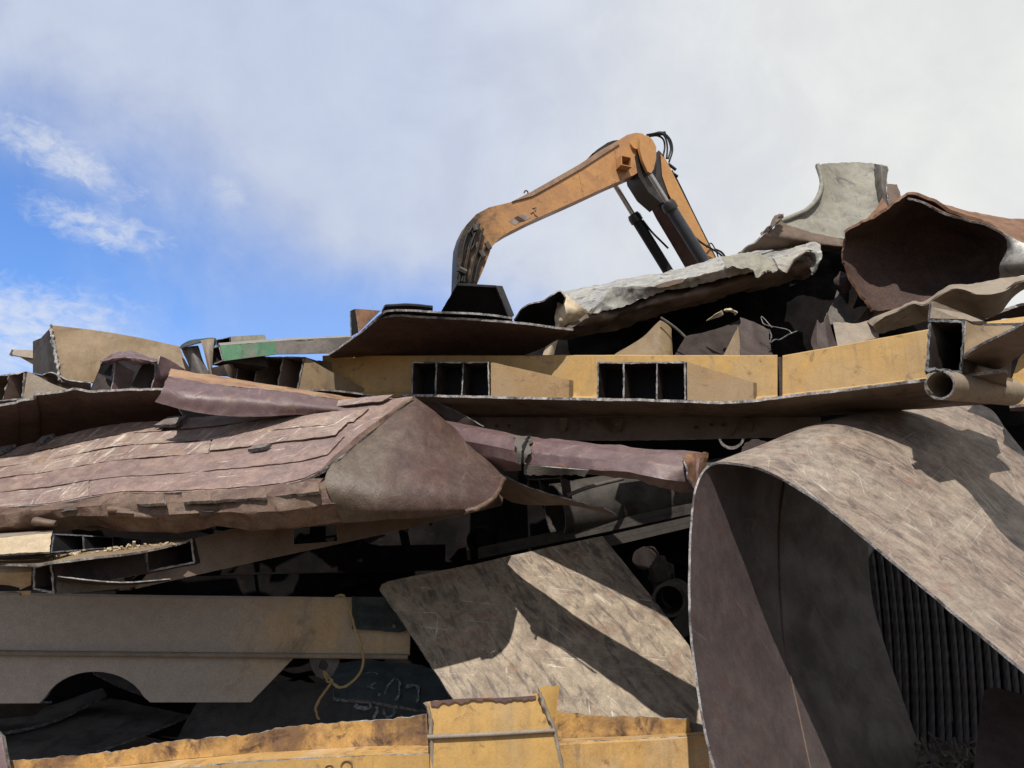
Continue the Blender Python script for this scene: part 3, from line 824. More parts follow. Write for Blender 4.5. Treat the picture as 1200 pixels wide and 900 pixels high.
one(horn, 'small curled torn tip pointing up at the left of the flared plate', 'scrap piece')
for q, nm, lb, mt in (([(1040, 216, 8.5), (1051, 216, 8.5), (1057, 233, 8.45), (1048, 243, 8.4), (1042, 246, 8.4)], 'torn_tab', 'small upright brown tab behind the rusted dished plate', 'under'),
                  ([(1028, 243, 8.2), (1034, 231, 8.2), (1042, 244, 8.1), (1026, 262, 8.0), (1008, 266, 8.0), (1018, 254, 8.1)], 'rusty_shard', 'orange rusted shard at the upper left rim of the dished plate', 'rust')):
    one(plate(nm, PP(q), .02, [M[mt], M['slag']], jag=.015, seg=.02), lb, 'scrap piece')

# rusted concave plate
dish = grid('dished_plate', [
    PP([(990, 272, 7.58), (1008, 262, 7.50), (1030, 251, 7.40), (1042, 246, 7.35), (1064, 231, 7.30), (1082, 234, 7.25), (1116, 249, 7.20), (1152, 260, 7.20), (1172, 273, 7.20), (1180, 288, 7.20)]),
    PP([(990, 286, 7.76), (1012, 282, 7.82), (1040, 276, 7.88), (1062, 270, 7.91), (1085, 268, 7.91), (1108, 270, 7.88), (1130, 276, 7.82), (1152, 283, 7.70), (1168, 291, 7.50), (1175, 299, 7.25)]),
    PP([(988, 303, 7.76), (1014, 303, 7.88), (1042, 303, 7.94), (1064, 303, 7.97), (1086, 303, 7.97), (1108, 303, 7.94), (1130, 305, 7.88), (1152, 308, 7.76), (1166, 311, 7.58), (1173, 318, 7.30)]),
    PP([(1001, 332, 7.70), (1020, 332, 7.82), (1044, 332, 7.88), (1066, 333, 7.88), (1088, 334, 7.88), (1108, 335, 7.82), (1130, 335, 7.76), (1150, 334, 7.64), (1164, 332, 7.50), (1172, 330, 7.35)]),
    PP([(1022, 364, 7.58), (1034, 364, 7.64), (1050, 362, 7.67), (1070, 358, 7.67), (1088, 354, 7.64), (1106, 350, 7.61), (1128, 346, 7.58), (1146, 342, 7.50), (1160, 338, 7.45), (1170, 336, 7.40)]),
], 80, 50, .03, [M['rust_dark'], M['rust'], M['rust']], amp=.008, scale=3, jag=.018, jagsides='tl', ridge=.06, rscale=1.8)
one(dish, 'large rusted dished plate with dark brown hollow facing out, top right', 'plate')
outer = grid('rust_rim', [
    PP([(1064, 230, 7.32), (1090, 234, 7.5), (1130, 246, 7.7), (1170, 254, 7.8), (1215, 258, 7.9), (1290, 268, 8.0)]),
    PP([(1066, 232, 7.28), (1088, 238, 7.3), (1120, 250, 7.3), (1160, 264, 7.3), (1215, 280, 7.3), (1290, 300, 7.3)]),
    PP([(1068, 233, 7.24), (1086, 239, 7.2), (1116, 252, 7.16), (1154, 263, 7.12), (1176, 274, 7.1), (1205, 290, 7.0)]),
], 60, 14, .02, [M['rust'], M['slag'], M['rust_dark']], dish, amp=.02, scale=4)
sil = grid('scoured_patch', [
    PP([(1176, 274, 7.08), (1190, 280, 7.02), (1215, 288, 6.95), (1290, 300, 6.9)]), PP([(1181, 290, 7.1), (1192, 296, 7.0), (1215, 304, 6.9), (1290, 316, 6.8)]),
    PP([(1172, 312, 7.2), (1186, 312, 7.05), (1215, 316, 6.95), (1290, 330, 6.8)]), PP([(1173, 326, 7.3), (1188, 324, 7.2), (1215, 322, 7.1), (1290, 335, 7.0)])],
    24, 20, .02, [M['silver'], M['slag'], M['rust_dark']], dish, amp=.015, jag=.012)

# torn strips under the dish
torn = grid('torn_strip', [
    PP([(1016, 377, 7.2), (1030, 368, 7.1), (1052, 360, 7.0), (1070, 352, 7.0), (1082, 352, 6.95), (1100, 341, 6.9), (1116, 333, 6.9), (1140, 332, 6.9), (1172, 327, 6.9), (1210, 322, 6.9), (1300, 316, 6.9)]),
    PP([(1022, 382, 7.0), (1034, 373, 6.85), (1054, 364, 6.8), (1070, 356, 6.8), (1084, 358, 6.75), (1102, 346, 6.7), (1118, 340, 6.6), (1146, 345, 6.55), (1174, 342, 6.6), (1210, 328, 6.7), (1300, 326, 6.7)]),
    PP([(1028, 392, 7.1), (1042, 388, 7.1), (1060, 383, 7.1), (1078, 378, 7.1), (1094, 374, 7.1), (1116, 372, 7.1), (1140, 372, 7.1), (1156, 374, 7.1), (1172, 366, 7.1), (1210, 336, 7.0), (1300, 350, 7.0)]),
], 80, 20, .018, [M['tan_grey'], M['slag'], M['under']], amp=.014, scale=5, jag=.02, jagsides='tb', lv=True)
one(torn, 'wavy torn strip with dark underside lying below the rusted dished plate', 'scrap strip')
one(grid('torn_shelf', [PP([(1155, 374, 7.2), (1180, 364, 7.2), (1215, 356, 7.2), (1300, 350, 7.2)]), PP([(1150, 378, 7.5), (1180, 374, 7.5), (1215, 372, 7.5), (1300, 372, 7.5)])], 20, 6, .03, [M['dark'], M['slag'], M['tan_grey']], jag=.02, amp=.01),
    'dark ragged shelf plate at the right edge above the box beam', 'scrap plate')
one(grid('light_strip', [PP([(976, 378, 7.25), (990, 379, 7.2), (1002, 379, 7.2), (1018, 375, 7.2), (1027, 374, 7.25)]), PP([(982, 408, 7.0), (994, 405, 6.98), (1006, 402, 7.0), (1020, 398, 7.0), (1030, 396, 7.0)])], 20, 10, .015, [M['tan_grey'], M['slag']], jag=.015, jagsides='t', amp=.012),
    'short light tan strip standing behind the seam of the yellow beam', 'scrap strip')
one(grid('pointed_offcut', [PP([(955, 380, 7.1), (957, 374, 7.1), (961, 378, 7.05), (966, 376, 7.05), (970, 366, 7.1), (975, 390, 7.1)]), PP([(950, 400, 7.0), (957, 398, 6.95), (964, 398, 6.95), (970, 398, 6.95), (976, 400, 7.0), (982, 406, 7.0)]),
                            PP([(956, 414, 6.9), (960, 413, 6.9), (966, 412, 6.9), (972, 411, 6.9), (977, 409, 6.9), (984, 408, 6.9)])], 30, 14, .014, [M['dark'], M['slag'], M['under']], jag=.02, jagsides='t', amp=.01, lu=True),
    'dark offcut with two sharp points on top, behind the yellow beam', 'scrap piece')
one(plate('dark_offcut', PP([(981, 340, 8.2), (990, 352, 8.1), (1000, 366, 8.0), (1004, 373, 8.0), (996, 380, 8.0), (972, 380, 8.0), (968, 370, 8.1), (976, 355, 8.2)]), .02, [M['grey_dark'], M['slag']], jag=.012, seg=.03),
    'dark flat offcut leaning under the left of the rusted dish', 'scrap plate')
one(clump('rust_lump', P(989, 331, 8.0), .1, M['dark'], sq=(.9, .9, 1.1)), 'round dark rusty lump tucked under the left side of the dish', 'scrap lump')
one(plate('dark_offcut', PP([(1004, 380, 7.9), (1012, 366, 7.8), (1022, 356, 7.8), (1026, 366, 7.8), (1018, 376, 7.8)]), .02, [M['dark'], M['slag']], jag=.01, seg=.03), 'small dark offcut standing right of the leaning flat offcut', 'scrap plate')
one(grid('wire_edged_plate', [PP([(868, 372, 7.3), (880, 376, 7.25), (888, 380, 7.25), (902, 386, 7.2)]), PP([(866, 395, 7.2), (880, 398, 7.15), (892, 399, 7.15), (902, 402, 7.15)]), PP([(868, 418, 7.0), (880, 418, 7.0), (896, 418, 7.0), (906, 418, 7.0)])], 18, 18, .012, [M['dark'], M['slag'], M['dark']], amp=.015, jag=.02),
    'dark bent plate with thin bright edge behind the middle of the beam', 'scrap plate')
one(tube('thin_rod', resample(PP([(901, 386, 7.0), (904, 394, 7.0), (902, 402, 7.0), (908, 398, 7.05), (914, 398, 7.1), (924, 392, 7.2), (934, 388, 7.3)]), 20), .007, M['slag_dark'], None, 6), 'thin bent dark rod beside the wire edged plate', 'rod')
one(tube('thin_wire', resample(PP([(905, 384, 6.98), (893, 371, 7.0), (893, 376, 7.0), (898, 381, 7.0), (922, 386, 7.1), (928, 391, 7.1)]), 24), .0035, M['slag'], None, 6), 'thin looped wire standing on the plates behind the beam', 'wire')
one(grid('dark_web', [PP([(803, 394, 7.5), (830, 388, 7.5), (862, 376, 7.5), (868, 372, 7.5)]), PP([(790, 418, 7.3), (820, 418, 7.3), (848, 418, 7.3), (870, 418, 7.3)])], 12, 8, .02, [M['inside'], M['slag']], amp=.02), 'dark brown web plate standing behind the yellow beam middle', 'scrap plate')
one(plate('tan_triangle', PP([(865, 382, 7.15), (867, 400, 7.1), (868, 418, 7.05), (847, 418, 7.05), (857, 398, 7.1)]), .012, [M['tan'], M['slag']], seg=.03), 'narrow tan triangular gusset behind the yellow beam', 'gusset')
one(grid('tan_curved_plate', [PP([(722, 414, 7.3), (750, 398, 7.3), (770, 378, 7.3), (776, 376, 7.3), (786, 384, 7.35), (787, 392, 7.35)]), PP([(716, 418, 7.15), (745, 418, 7.1), (764, 418, 7.1), (774, 418, 7.1), (784, 418, 7.15), (788, 418, 7.2)])], 26, 10, .014, [M['tan'], M['slag']], amp=.008), 'tan plate with curved upper edge behind the beam, left of its middle', 'scrap plate')
one(tube('bent_rod', resample(PP([(774, 372, 7.2), (786, 380, 7.2), (796, 388, 7.2), (803, 395, 7.2)]), 14), .012, M['grey_dark'], None, 6), 'thin dark rod sloping down over the tan curved plate', 'rod')
one(plate('bright_shard', PP([(828, 376, 7.2), (836, 370, 7.1), (845, 365, 7.05), (847, 369, 7.05), (842, 372, 7.1)]), .012, [M['cream'], M['cream']], jag=.01, seg=.02), 'small bright pointed shard in the dark hollow under the silver sheet', 'scrap piece')
one(tube('bright_hook', resample(PP([(850, 364, 7.1), (855, 363, 7.05), (860, 365, 7.05), (863, 368, 7.05)]), 12), .018, M['cream'], None, 7, wob=.012), 'small pale hooked scrap right of the bright pointed shard', 'scrap piece')

# ================================================================== TOP CENTRE
trap = Geo()
tq = PP([(515, 368, 7.1), (536, 332.5, 6.75), (581, 335, 6.75), (597, 374, 7.1)])
dv = Vector((.05, .9, .35))
wall_geo(trap, tq[0], tq[1], Vector((.012, 0, -.008)), dv); wall_geo(trap, tq[1], tq[2], Vector((0, 0, -.015)), dv); wall_geo(trap, tq[2], tq[3], Vector((-.012, 0, -.008)), dv)
cen = sum(tq, Vector()) / 4
plate_geo(trap, [cen + (p - cen) * .985 + dv * .06 for p in tq], .012)
one(trap.build('black_hopper', [M['black'], M['black']], None), 'black trapezoid hopper mouth standing on the dark plate under the arm', 'hopper')
fold_ = grid('folded_channel', [PP([(452, 357, 6.9), (480, 356, 6.9), (507, 358, 6.9)]), PP([(451, 359, 6.7), (480, 358, 6.7), (507, 361, 6.7)]), PP([(447, 366, 6.95), (478, 366, 6.95), (507, 367, 6.95)])], 30, 12, .02, [M['black'], M['slag_dark']], amp=.008)
one(fold_, 'black folded channel lying left of the hopper mouth', 'channel')
ra = thing('rusted_angle', 'short rusted orange angle bar with black end left of the folded channel', 'angle bar')
plate('rusted_face', PP([(416, 362, 7.2), (446, 364, 7.4), (436, 374, 7.3), (421, 389, 7.1)]), .015, [M['rust'], M['slag']], ra, jag=.006)
plate('black_face', PP([(411, 364, 7.05), (416, 362, 7.2), (421, 389, 7.12), (412, 394, 7.0)]), .012, [M['black'], M['slag_dark']], ra, jag=.004)
dp = thing('dark_plate', 'wide dark brown plate overhanging the yellow beam, seen from below', 'plate')
grid('lower_leaf', [
    PP([(385, 417, 7.1), (420, 393, 6.75), (448, 373.5, 6.45), (500, 373, 6.42), (560, 376, 6.42), (610, 380, 6.45), (645, 384, 6.5), (672, 387.5, 6.6)]),
    PP([(387, 418, 7.15), (425, 404, 6.95), (455, 390, 6.8), (505, 389, 6.8), (560, 391, 6.8), (605, 393, 6.8), (635, 394.5, 6.85), (662, 393, 6.8)]),
    PP([(390, 419, 7.4), (430, 418, 7.4), (470, 418, 7.4), (515, 418, 7.4), (560, 418, 7.4), (590, 418, 7.4), (612, 417, 7.35), (640, 406, 7.1)]),
], 80, 20, .02, [M['rust_dark'], M['slag'], M['dark']], dp, amp=.006, scale=3, jag=.008)
grid('upper_leaf', [
    PP([(424, 390, 6.72), (446, 371, 6.42), (460, 365, 6.36), (520, 367, 6.36), (570, 370, 6.4), (600, 374, 6.45)]),
    PP([(430, 392, 6.9), (452, 374, 6.6), (470, 371, 6.6), (520, 374, 6.6), (570, 376, 6.6), (600, 378, 6.6)])], 50, 6, .018, [M['black'], M['slag'], M['dark']], dp, jag=.006, amp=.004)

# ================================================================== YELLOW BEAM
yb = thing('yellow_beam', 'long yellow box beam with cut cells lying across the heap middle', 'beam')
def Yb(x): return 7.5 - (x - 385) / 703 * 2.0
def top_b(x): return 417 if x < 912 else 418 - (x - 916) / 172 * 31
def bot_b(x): return 464 if x < 540 else (466 + (x - 540) / 320 * 7 if x < 860 else (473 - (x - 860) / 57 * 6 if x < 917 else 467 - (x - 917) / 171 * 20))
def web(x0, x1, n, nm):
    xs = [x0 + (x1 - x0) * i / n for i in range(n + 1)]
    return grid(nm, [[P(x, top_b(x) - 1, Yb(x) + .08) for x in xs], [P(x, top_b(x), Yb(x)) for x in xs], [P(x, bot_b(x) - 5, Yb(x)) for x in xs], [P(x, bot_b(x) + 1, Yb(x) - .05) for x in xs]], 60, 24, .02, [M['yellow'], M['slag'], M['under']], yb, lu=True, lv=True, amp=.004)
web(378, 911, 8, 'web')
web(917, 1090, 4, 'web')
tube('weld_seam', PP([(913.5, 419, Yb(913) + .03), (915, 440, Yb(913) + .03), (916, 468, Yb(913) + .02)]), .02, M['dark'], yb, 6)
xs = [470, 540, 620, 700, 780, 860, 917, 970, 1030, 1090, 1180]
flr = [[P(x, bot_b(x), Yb(x) - .33) for x in xs], [P(x, bot_b(x) + (11 if x < 900 else 13), Yb(x) - .05) for x in xs],
       PP([(x, 489 if x < 940 else 489 - (x - 940) * .07, Yb(x) + .5) for x in xs])]
grid('bottom_flange', flr, 120, 12, .022, [M['under'], M['slag'], M['tan']], yb, lu=False, amp=.006, jag=.011, jagsides='tlr')
lw = grid('lower_web', [PP([(x, 489, Yb(x) + .35) for x in (520, 600, 700, 800, 880, 962)]), PP([(x, y, Yb(x) + .35) for x, y in ((535, 514), (600, 515), (700, 516), (800, 515), (880, 513), (962, 512))])], 50, 8, .02, [M['under'], M['slag']], yb, amp=.004)
for x in (582, 596, 663, 727, 815, 833, 847):
    p = P(x, 498 + (x % 7), Yb(x) + .335); tube('bolt', [p, p + Vector((0, -.02, 0))], .014, M['dark'], lw, 8)
for x in (660, 725, 878):
    plate('stiffener', PP([(x - 5, 490, Yb(x) + .2), (x + 5, 490, Yb(x) + .2), (x + 3, 506, Yb(x) + .33), (x - 3, 506, Yb(x) + .33)]), .012, M['under'], lw)
lens = [(480, 424), (573, 465)]
def beamcells(tops, bots, label_in, nm, ax):
    T = [P(x, y, Yb(x) - .32) for x, y in tops]; B = [P(x, y, Yb(x) - .32) for x, y in bots]
    return cells(nm, T, B, ax, .013, [M['inside'], M['slag']], yb, .006, cap=.66)
beamcells([(483, 424), (511.5, 423.5), (543, 424), (573, 423.5)], [(482, 465), (510, 466), (541, 466), (574, 466)], '', 'box_cells', Vector((.12, .34, 0)))
beamcells([(700, 424), (731, 424.5), (770, 424), (803.5, 423.5)], [(699.5, 468), (731, 469), (769.5, 470), (804, 470.5)], '', 'box_cells', Vector((.16, .36, 0)))
def gus(q, dy0, dy1, nm='gusset'):
    plate(nm, [P(x, y, Yb(x) + d) for (x, y), d in zip(q, (dy0, dy1, dy1, dy0))], .016, [M['yellow2'], M['slag'], M['under']], yb, jag=.004)
gus([(575, 424), (667, 445), (667, 466.5), (575.5, 466)], -.31, -.06)
gus([(805, 424), (883, 448), (883, 472.5), (805.5, 470.5)], -.31, -.06)
for a, b, c_, d_ in (((667, 445), (672, 446), (672, 467), (667, 466.5)), ((883, 448), (887, 449), (887, 472), (883, 472.5))):
    plate('gusset_end', [P(*a, Yb(a[0]) - .06), P(*b, Yb(b[0])), P(*c_, Yb(c_[0])), P(*d_, Yb(d_[0]) - .06)], .01, M['tan'], yb)

# left tan box section leaning in front of the beam end
tb = thing('tan_box_section', 'tan cut box section with three black cells left of the yellow beam', 'box section')
T = PP([(281, 419, 7.35), (304, 418, 7.33), (332, 418, 7.3), (357, 418, 7.25)]); B = PP([(275, 445, 7.35), (298, 449, 7.33), (325, 455, 7.3), (349, 459.5, 7.25)])
cells('box_cells', T, B, Vector((.25, .5, .02)), .015, [M['under'], M['slag']], tb, .007, cap=.9)
grid('gusset', [PP([(358, 418, 7.25), (385, 434, 7.3), (410, 446, 7.35), (441, 463, 7.4)]), PP([(349.5, 460, 7.24), (375, 461, 7.3), (405, 462, 7.36), (440, 465, 7.4)])], 20, 8, .014, [M['tan'], M['slag']], tb, lu=True)
grid('back_web', [PP([(372, 422, 7.48), (425, 431, 7.5), (480, 442, 7.5)]), PP([(380, 440, 7.48), (430, 462, 7.5), (480, 464, 7.5)])], 14, 6, .014, [M['tan'], M['slag']], tb, jag=.01, jagsides='t')
grid('bottom_lip', [PP([(355, 459, 7.1), (380, 458, 7.1), (420, 462, 7.12), (445, 466, 7.15)]), PP([(360, 468, 7.35), (385, 470, 7.35), (420, 472, 7.4), (445, 472, 7.45)])], 20, 6, .016, [M['dark'], M['slag'], M['tan']], tb, jag=.006)

# ================================================================== RIGHT BOX BEAM AND PIPE
rb = thing('box_beam_end', 'tan box beam end with square black mouth and pipe welded below', 'beam')
T = PP([(1088, 374, 4.95), (1131, 375.5, 4.95)]); B = PP([(1084, 433, 4.95), (1128, 438, 4.95)])
AX = Vector((.8, .78, -.02))
cells('box_tube', T, B, AX, .018, [M['inside'], M['slag_dark']], rb, .012, cap=.9)
plate('top_gusset', PP([(1092, 353.5, 4.95), (1096, 353.5, 4.95), (1157, 378, 5.20), (1150, 381, 5.20), (1131, 374, 4.97), (1090, 373, 4.95)]), .02, [M['tan_grey'], M['slag']], rb, jag=.004)
pp = pipe('pipe', P(1101, 451, 4.90), P(1184, 460, 5.55), .097, .013, [M['tan_grey'], M['slag']], rb)
slagp = resample(PP([(1084, 436, 4.89), (1090, 434, 4.87), (1098, 434, 4.87), (1108, 436, 4.88), (1117, 440, 4.90)]), 40)
tube('weld_slag', slagp, .016, M['slag_dark'], pp, 8, wob=.02)
for x, y in ((1137, 443), (1160, 448)):
    plate('pipe_rib', PP([(x, y, 5.75), (x + 3, y - 1, 5.7), (x + 2.5, y + 14, 5.72), (x - 2, y + 13, 5.75), (x - 5, y + 5, 5.8)]), .012, [M['tan_grey'], M['slag']], rb)
plate('side_band', PP([(1129, 424, 5.05), (1150, 431, 5.20), (1187, 444, 5.40), (1187, 452, 5.40), (1150, 444, 5.20), (1129, 439, 5.05)]), .03, [M['tan'], M['slag']], rb, jag=.004)
grid('side_plate', [PP([(1132, 376, 4.95), (1143, 381, 5.00), (1165, 382, 5.10), (1186, 381, 5.20)]), PP([(1131, 395, 4.93), (1142, 396, 4.95), (1164, 392, 5.00), (1188, 385, 5.05)]), PP([(1129, 420, 4.91), (1141, 411, 4.85), (1162, 399, 4.75), (1188, 388, 4.70)])],
     30, 16, .014, [M['tan'], M['slag'], M['under']], rb, jag=.008, jagsides='b')
grid('torn_flap', [PP([(1129, 420, 4.90), (1142, 410, 4.80), (1164, 398, 4.65), (1187, 387, 4.45), (1240, 360, 4.05), (1330, 350, 3.85)]), PP([(1131, 423, 5.05), (1146, 420, 5.00), (1168, 415, 4.90), (1190, 408, 4.75), (1240, 400, 4.45), (1330, 395, 4.25)]), PP([(1134, 425, 5.15), (1150, 429, 5.15), (1172, 432, 5.10), (1202, 414, 4.95), (1250, 410, 4.75), (1330, 405, 4.55)])],
     40, 14, .016, [M['under'], M['slag'], M['tan']], rb, jag=.008, jagsides='tb', amp=.006)
eb = thing('yellow_end_beam', 'yellow beam end at the right edge behind the pipe', 'beam')
plate('face_plate', PP([(1185, 446, 6.1), (1194, 420, 6.1), (1215, 396, 6.0), (1420, 375, 5.4), (1420, 462, 5.4), (1200, 474, 6.0), (1183, 478, 6.1)]), .02, [M['yellow'], M['slag']], eb)
grid('top_flange', [PP([(1158, 377, 6.2), (1200, 371, 6.1), (1260, 366, 5.9), (1420, 355, 5.4)]), PP([(1150, 379, 5.95), (1200, 378, 5.85), (1260, 374, 5.7), (1420, 362, 5.2)])], 20, 4, .03, [M['yellow'], M['slag'], M['yellow']], eb, jag=.006)
grid('bottom_flange', [PP([(1184, 478, 5.95), (1230, 474, 5.8), (1420, 464, 5.3)]), PP([(1184, 482, 6.4), (1230, 481, 6.3), (1420, 474, 6.0)])], 20, 4, .02, [M['under'], M['slag']], eb)

# ================================================================== TOP LEFT
lb = thing('tan_hopper_plate', 'big tan tapering plate box standing highest at the left', 'plate box')
grid('front_plate', [PP([(59, 381, 7.3), (110, 387, 7.35), (160, 395, 7.4), (210, 406, 7.45)]), PP([(66, 420, 7.2), (115, 422, 7.25), (165, 424, 7.3), (218, 424, 7.4)]), PP([(70, 447, 7.15), (120, 448, 7.2), (170, 446, 7.25), (226, 436, 7.3)])], 40, 20, .018, [M['tan'], M['slag'], M['under']], lb, amp=.006, jag=.006, jagsides='l')
grid('side_plate', [PP([(38.5, 400, 7.9), (48, 396, 7.7), (59, 384, 7.32)]), PP([(38.5, 437, 7.8), (52, 440, 7.6), (69, 440, 7.25)])], 10, 10, .016, [M['gap'], M['slag']], lb, lu=True)  # dark colour stands in for shade in the open end
tube('cut_edge', resample(PP([(59, 381, 7.28), (62, 400, 7.23), (66, 420, 7.18), (69.5, 446, 7.13)]), 40), .014, M['slag'], lb, 7, wob=.012)
grid('bottom_curl', [PP([(47, 441, 7.2), (58, 437, 7.15), (68, 440, 7.15), (80, 446, 7.1), (106, 449, 7.1)]), PP([(50, 449, 7.3), (60, 446, 7.3), (70, 450, 7.3), (84, 455, 7.25), (106, 458, 7.25)])], 24, 6, .012, [M['grey_dark'], M['slag']], lb, jag=.006)
sb = thing('cream_channel', 'short cream channel poking out at the far left skyline', 'channel')
plate('web', PP([(12, 412, 8.1), (15, 411, 8.1), (40, 421, 8.0), (40, 428, 8.0)]), .012, [M['cream'], M['slag']], sb)
grid('flange', [PP([(14, 409.5, 8.15), (40, 410.5, 8.1)]), PP([(15, 416, 8.0), (40, 420, 7.95)])], 8, 4, .012, [M['tan_grey'], M['slag']], sb)
plate('end_plate', PP([(11, 415, 8.05), (14, 409, 8.1), (16, 411, 8.1), (15, 417, 8.05)]), .012, [M['dark'], M['slag']], sb)
c1 = thing('cut_cells', 'row of cut black cells with tan gusset at the left edge', 'box section')
T = PP([(-60, 446, 7.0), (-22, 442, 7.0), (11, 438, 7.0), (30, 435, 7.0)]); B = PP([(-75, 478, 7.0), (-34, 474, 7.0), (3, 470, 7.0), (26, 468, 7.0)])
cells('box_cells', T, B, Vector((.2, .45, 0)), .015, [M['under'], M['slag']], c1, .01, cap=.9)
grid('gusset', [PP([(32, 435, 7.0), (45, 441, 7.03), (62, 450, 7.06), (82, 457, 7.1)]), PP([(27, 469, 6.98), (45, 466, 7.0), (62, 462, 7.05), (82, 459, 7.1)])], 20, 10, .014, [M['tan_grey'], M['slag']], c1, amp=.004)
c2 = c2_ = thing('crushed_cells', 'crushed three cell box section with purple brown gussets beside the tan plate', 'box section')
plate('cell_wall', PP([(118, 426, 6.95), (133, 424, 6.95), (130, 441, 6.95), (115, 438, 7.0)]), .014, [M['black'], M['slag']], c2, jag=.004)
grid('shade_backing', [PP([(119, 426, 7.15), (150, 418, 7.15), (184, 423, 7.15), (200, 426, 7.15)]), PP([(104, 460, 7.1), (150, 460, 7.1), (184, 460, 7.1), (206, 456, 7.1)])], 10, 6, .02, [M['black'], M['slag']], c2, amp=.01)  # black backing and wall stand in for shade inside the cells
def wallp(q, mt='inside'):
    plate('cell_wall', PP(q), .016, [M[mt], M['slag']], c2, jag=.006, seg=.02)
wallp([(115, 437, 6.9), (131, 446, 6.9), (130, 458, 6.85), (106, 458, 6.85)])
wallp([(137, 424, 6.82), (150, 430, 6.95), (158, 436, 7.0), (153, 455, 6.95), (131, 456, 6.8)], 'purple_beam')
wallp([(167, 426, 6.9), (182, 422, 6.95), (180, 454, 6.9), (152, 455, 6.85)], 'inside')
wallp([(188, 417, 6.8), (200, 422, 6.9), (224, 438, 7.05), (200, 452, 7.0), (178, 455, 6.78)], 'purple_beam')
grid('crumpled_top', [PP([(119, 423, 6.9), (132, 416, 6.9), (150, 412, 6.9), (166, 415, 6.9), (172, 418, 6.9), (184, 421, 6.9)]), PP([(119, 424, 6.7), (134, 420, 6.7), (150, 417, 6.7), (163, 420, 6.7), (173, 423, 6.7), (184, 423, 6.7)]),
                      PP([(122, 427, 6.75), (136, 424, 6.75), (150, 425, 6.75), (162, 428, 6.75), (173, 424, 6.75), (184, 425, 6.8)])], 36, 12, .014, [M['purple_beam'], M['slag'], M['inside']], c2, amp=.03, scale=9, jag=.012)
dk = grid('dark_shelf_plate', [
    PP([(-150, 486, 6.5), (0, 476, 6.4), (24, 471, 6.4), (42, 468, 6.4), (45, 464, 6.38), (70, 461, 6.38), (90, 457, 6.38), (105, 460, 6.4), (130, 459, 6.4), (160, 459, 6.45), (190, 457, 6.5), (206, 456, 6.5)]),
    PP([(-150, 500, 6.8), (0, 492, 6.75), (26, 488, 6.75), (44, 485, 6.75), (50, 481, 6.75), (75, 478, 6.75), (95, 475, 6.75), (110, 477, 6.75), (135, 476, 6.75), (165, 476, 6.8), (192, 474, 6.8), (206, 473, 6.85)]),
    PP([(-150, 545, 7.7), (0, 536, 7.7), (26, 532, 7.7), (44, 530, 7.7), (52, 526, 7.7), (75, 520, 7.7), (95, 514, 7.7), (112, 510, 7.7), (140, 506, 7.7), (170, 502, 7.7), (200, 500, 7.7), (220, 498, 7.7)]),
], 90, 24, .02, [M['rust_dark'], M['slag'], M['purple_beam']], amp=.012, scale=3, jag=.014, jagsides='t')
one(dk, 'dark plate with wavy pale edge sheltering the purple slab at the left', 'plate')
# cluster of bent strips and small boxes
bs_ = thing('bent_band', 'dark steel band bent into a loop beside the green beam', 'band')
grid('strip', [PP([(210, 407, 7.35), (214, 403, 7.3), (222, 399, 7.3), (234, 397, 7.3), (252, 396, 7.25), (253, 404, 7.2)]), PP([(212, 409, 7.1), (216, 406, 7.05), (226, 403, 7.05), (238, 400, 7.05), (246, 400, 7.0), (250, 408, 7.0)])], 30, 6, .012, [M['bluedark'], M['slag_dark'], M['tan_grey']], bs_)
grid('leg_strip', [PP([(213, 408, 7.2), (222, 406, 7.1), (232, 405, 7.2)]), PP([(220, 424, 7.2), (230, 424, 7.1), (238, 424, 7.2)]), PP([(224, 437, 7.2), (236, 439, 7.1), (246, 440, 7.2)])], 12, 18, .012, [M['grey_beam'], M['slag_dark']], bs_, amp=.01)
grid('pale_strip', [PP([(235, 399, 7.05), (244, 397, 7.0), (251, 396.5, 7.0)]), PP([(239, 412, 7.0), (243, 412, 6.97), (250, 409, 7.0)]), PP([(243, 430, 7.0), (246, 430, 6.97), (249, 430, 7.0)]), PP([(246, 441, 7.0), (248, 441, 6.97), (251, 441, 7.0)])], 10, 20, .012, [M['tan_grey'], M['slag_dark']], bs_)
gb = thing('green_beam', 'grey box tube with worn green paint lying toward the dark plate', 'box tube')
T = PP([(242, 409, 7.05), (257, 405, 7.0)]); B = PP([(248, 428, 7.05), (262, 423, 7.0)])
cells('open_end', T, B, Vector((.35, .22, .0)), .012, [M['inside'], M['slag']], gb, .004)
grid('painted_face', [PP([(258, 405, 7.0), (290, 402.5, 7.06), (322, 400, 7.12)]), PP([(262, 423, 6.99), (292, 419, 7.05), (324, 415, 7.12)])], 24, 8, .012, [M['green'], M['slag']], gb, lu=True, amp=.004)
grid('bare_face', [PP([(322, 400, 7.12), (360, 397, 7.2), (412, 395, 7.3)]), PP([(324, 415, 7.12), (360, 414.5, 7.2), (400, 414, 7.3)])], 30, 8, .012, [M['grey_beam'], M['slag']], gb, lu=True, amp=.006)
grid('top_face', [PP([(256, 402, 7.25), (322, 397, 7.35), (412, 393, 7.5)]), PP([(258, 404.7, 7.0), (322, 399.7, 7.12), (412, 394.7, 7.3)])], 24, 3, .012, [M['grey_paint'], M['slag']], gb, lu=True)
gt = thing('small_grey_tube', 'small grey box tube lying on top of the green painted tube', 'box tube')
T = PP([(253, 398, 7.4), (270, 394.5, 7.4)]); B = PP([(253, 405, 7.4), (270, 404, 7.4)])
cells('open_end', T, B, Vector((.33, .3, 0)), .01, [M['black'], M['slag_dark']], gt, .003)
plate('long_side', PP([(270.5, 394.3, 7.4), (310, 392, 7.5), (313, 400, 7.5), (271, 404, 7.4)]), .012, [M['grey_paint'], M['slag']], gt)
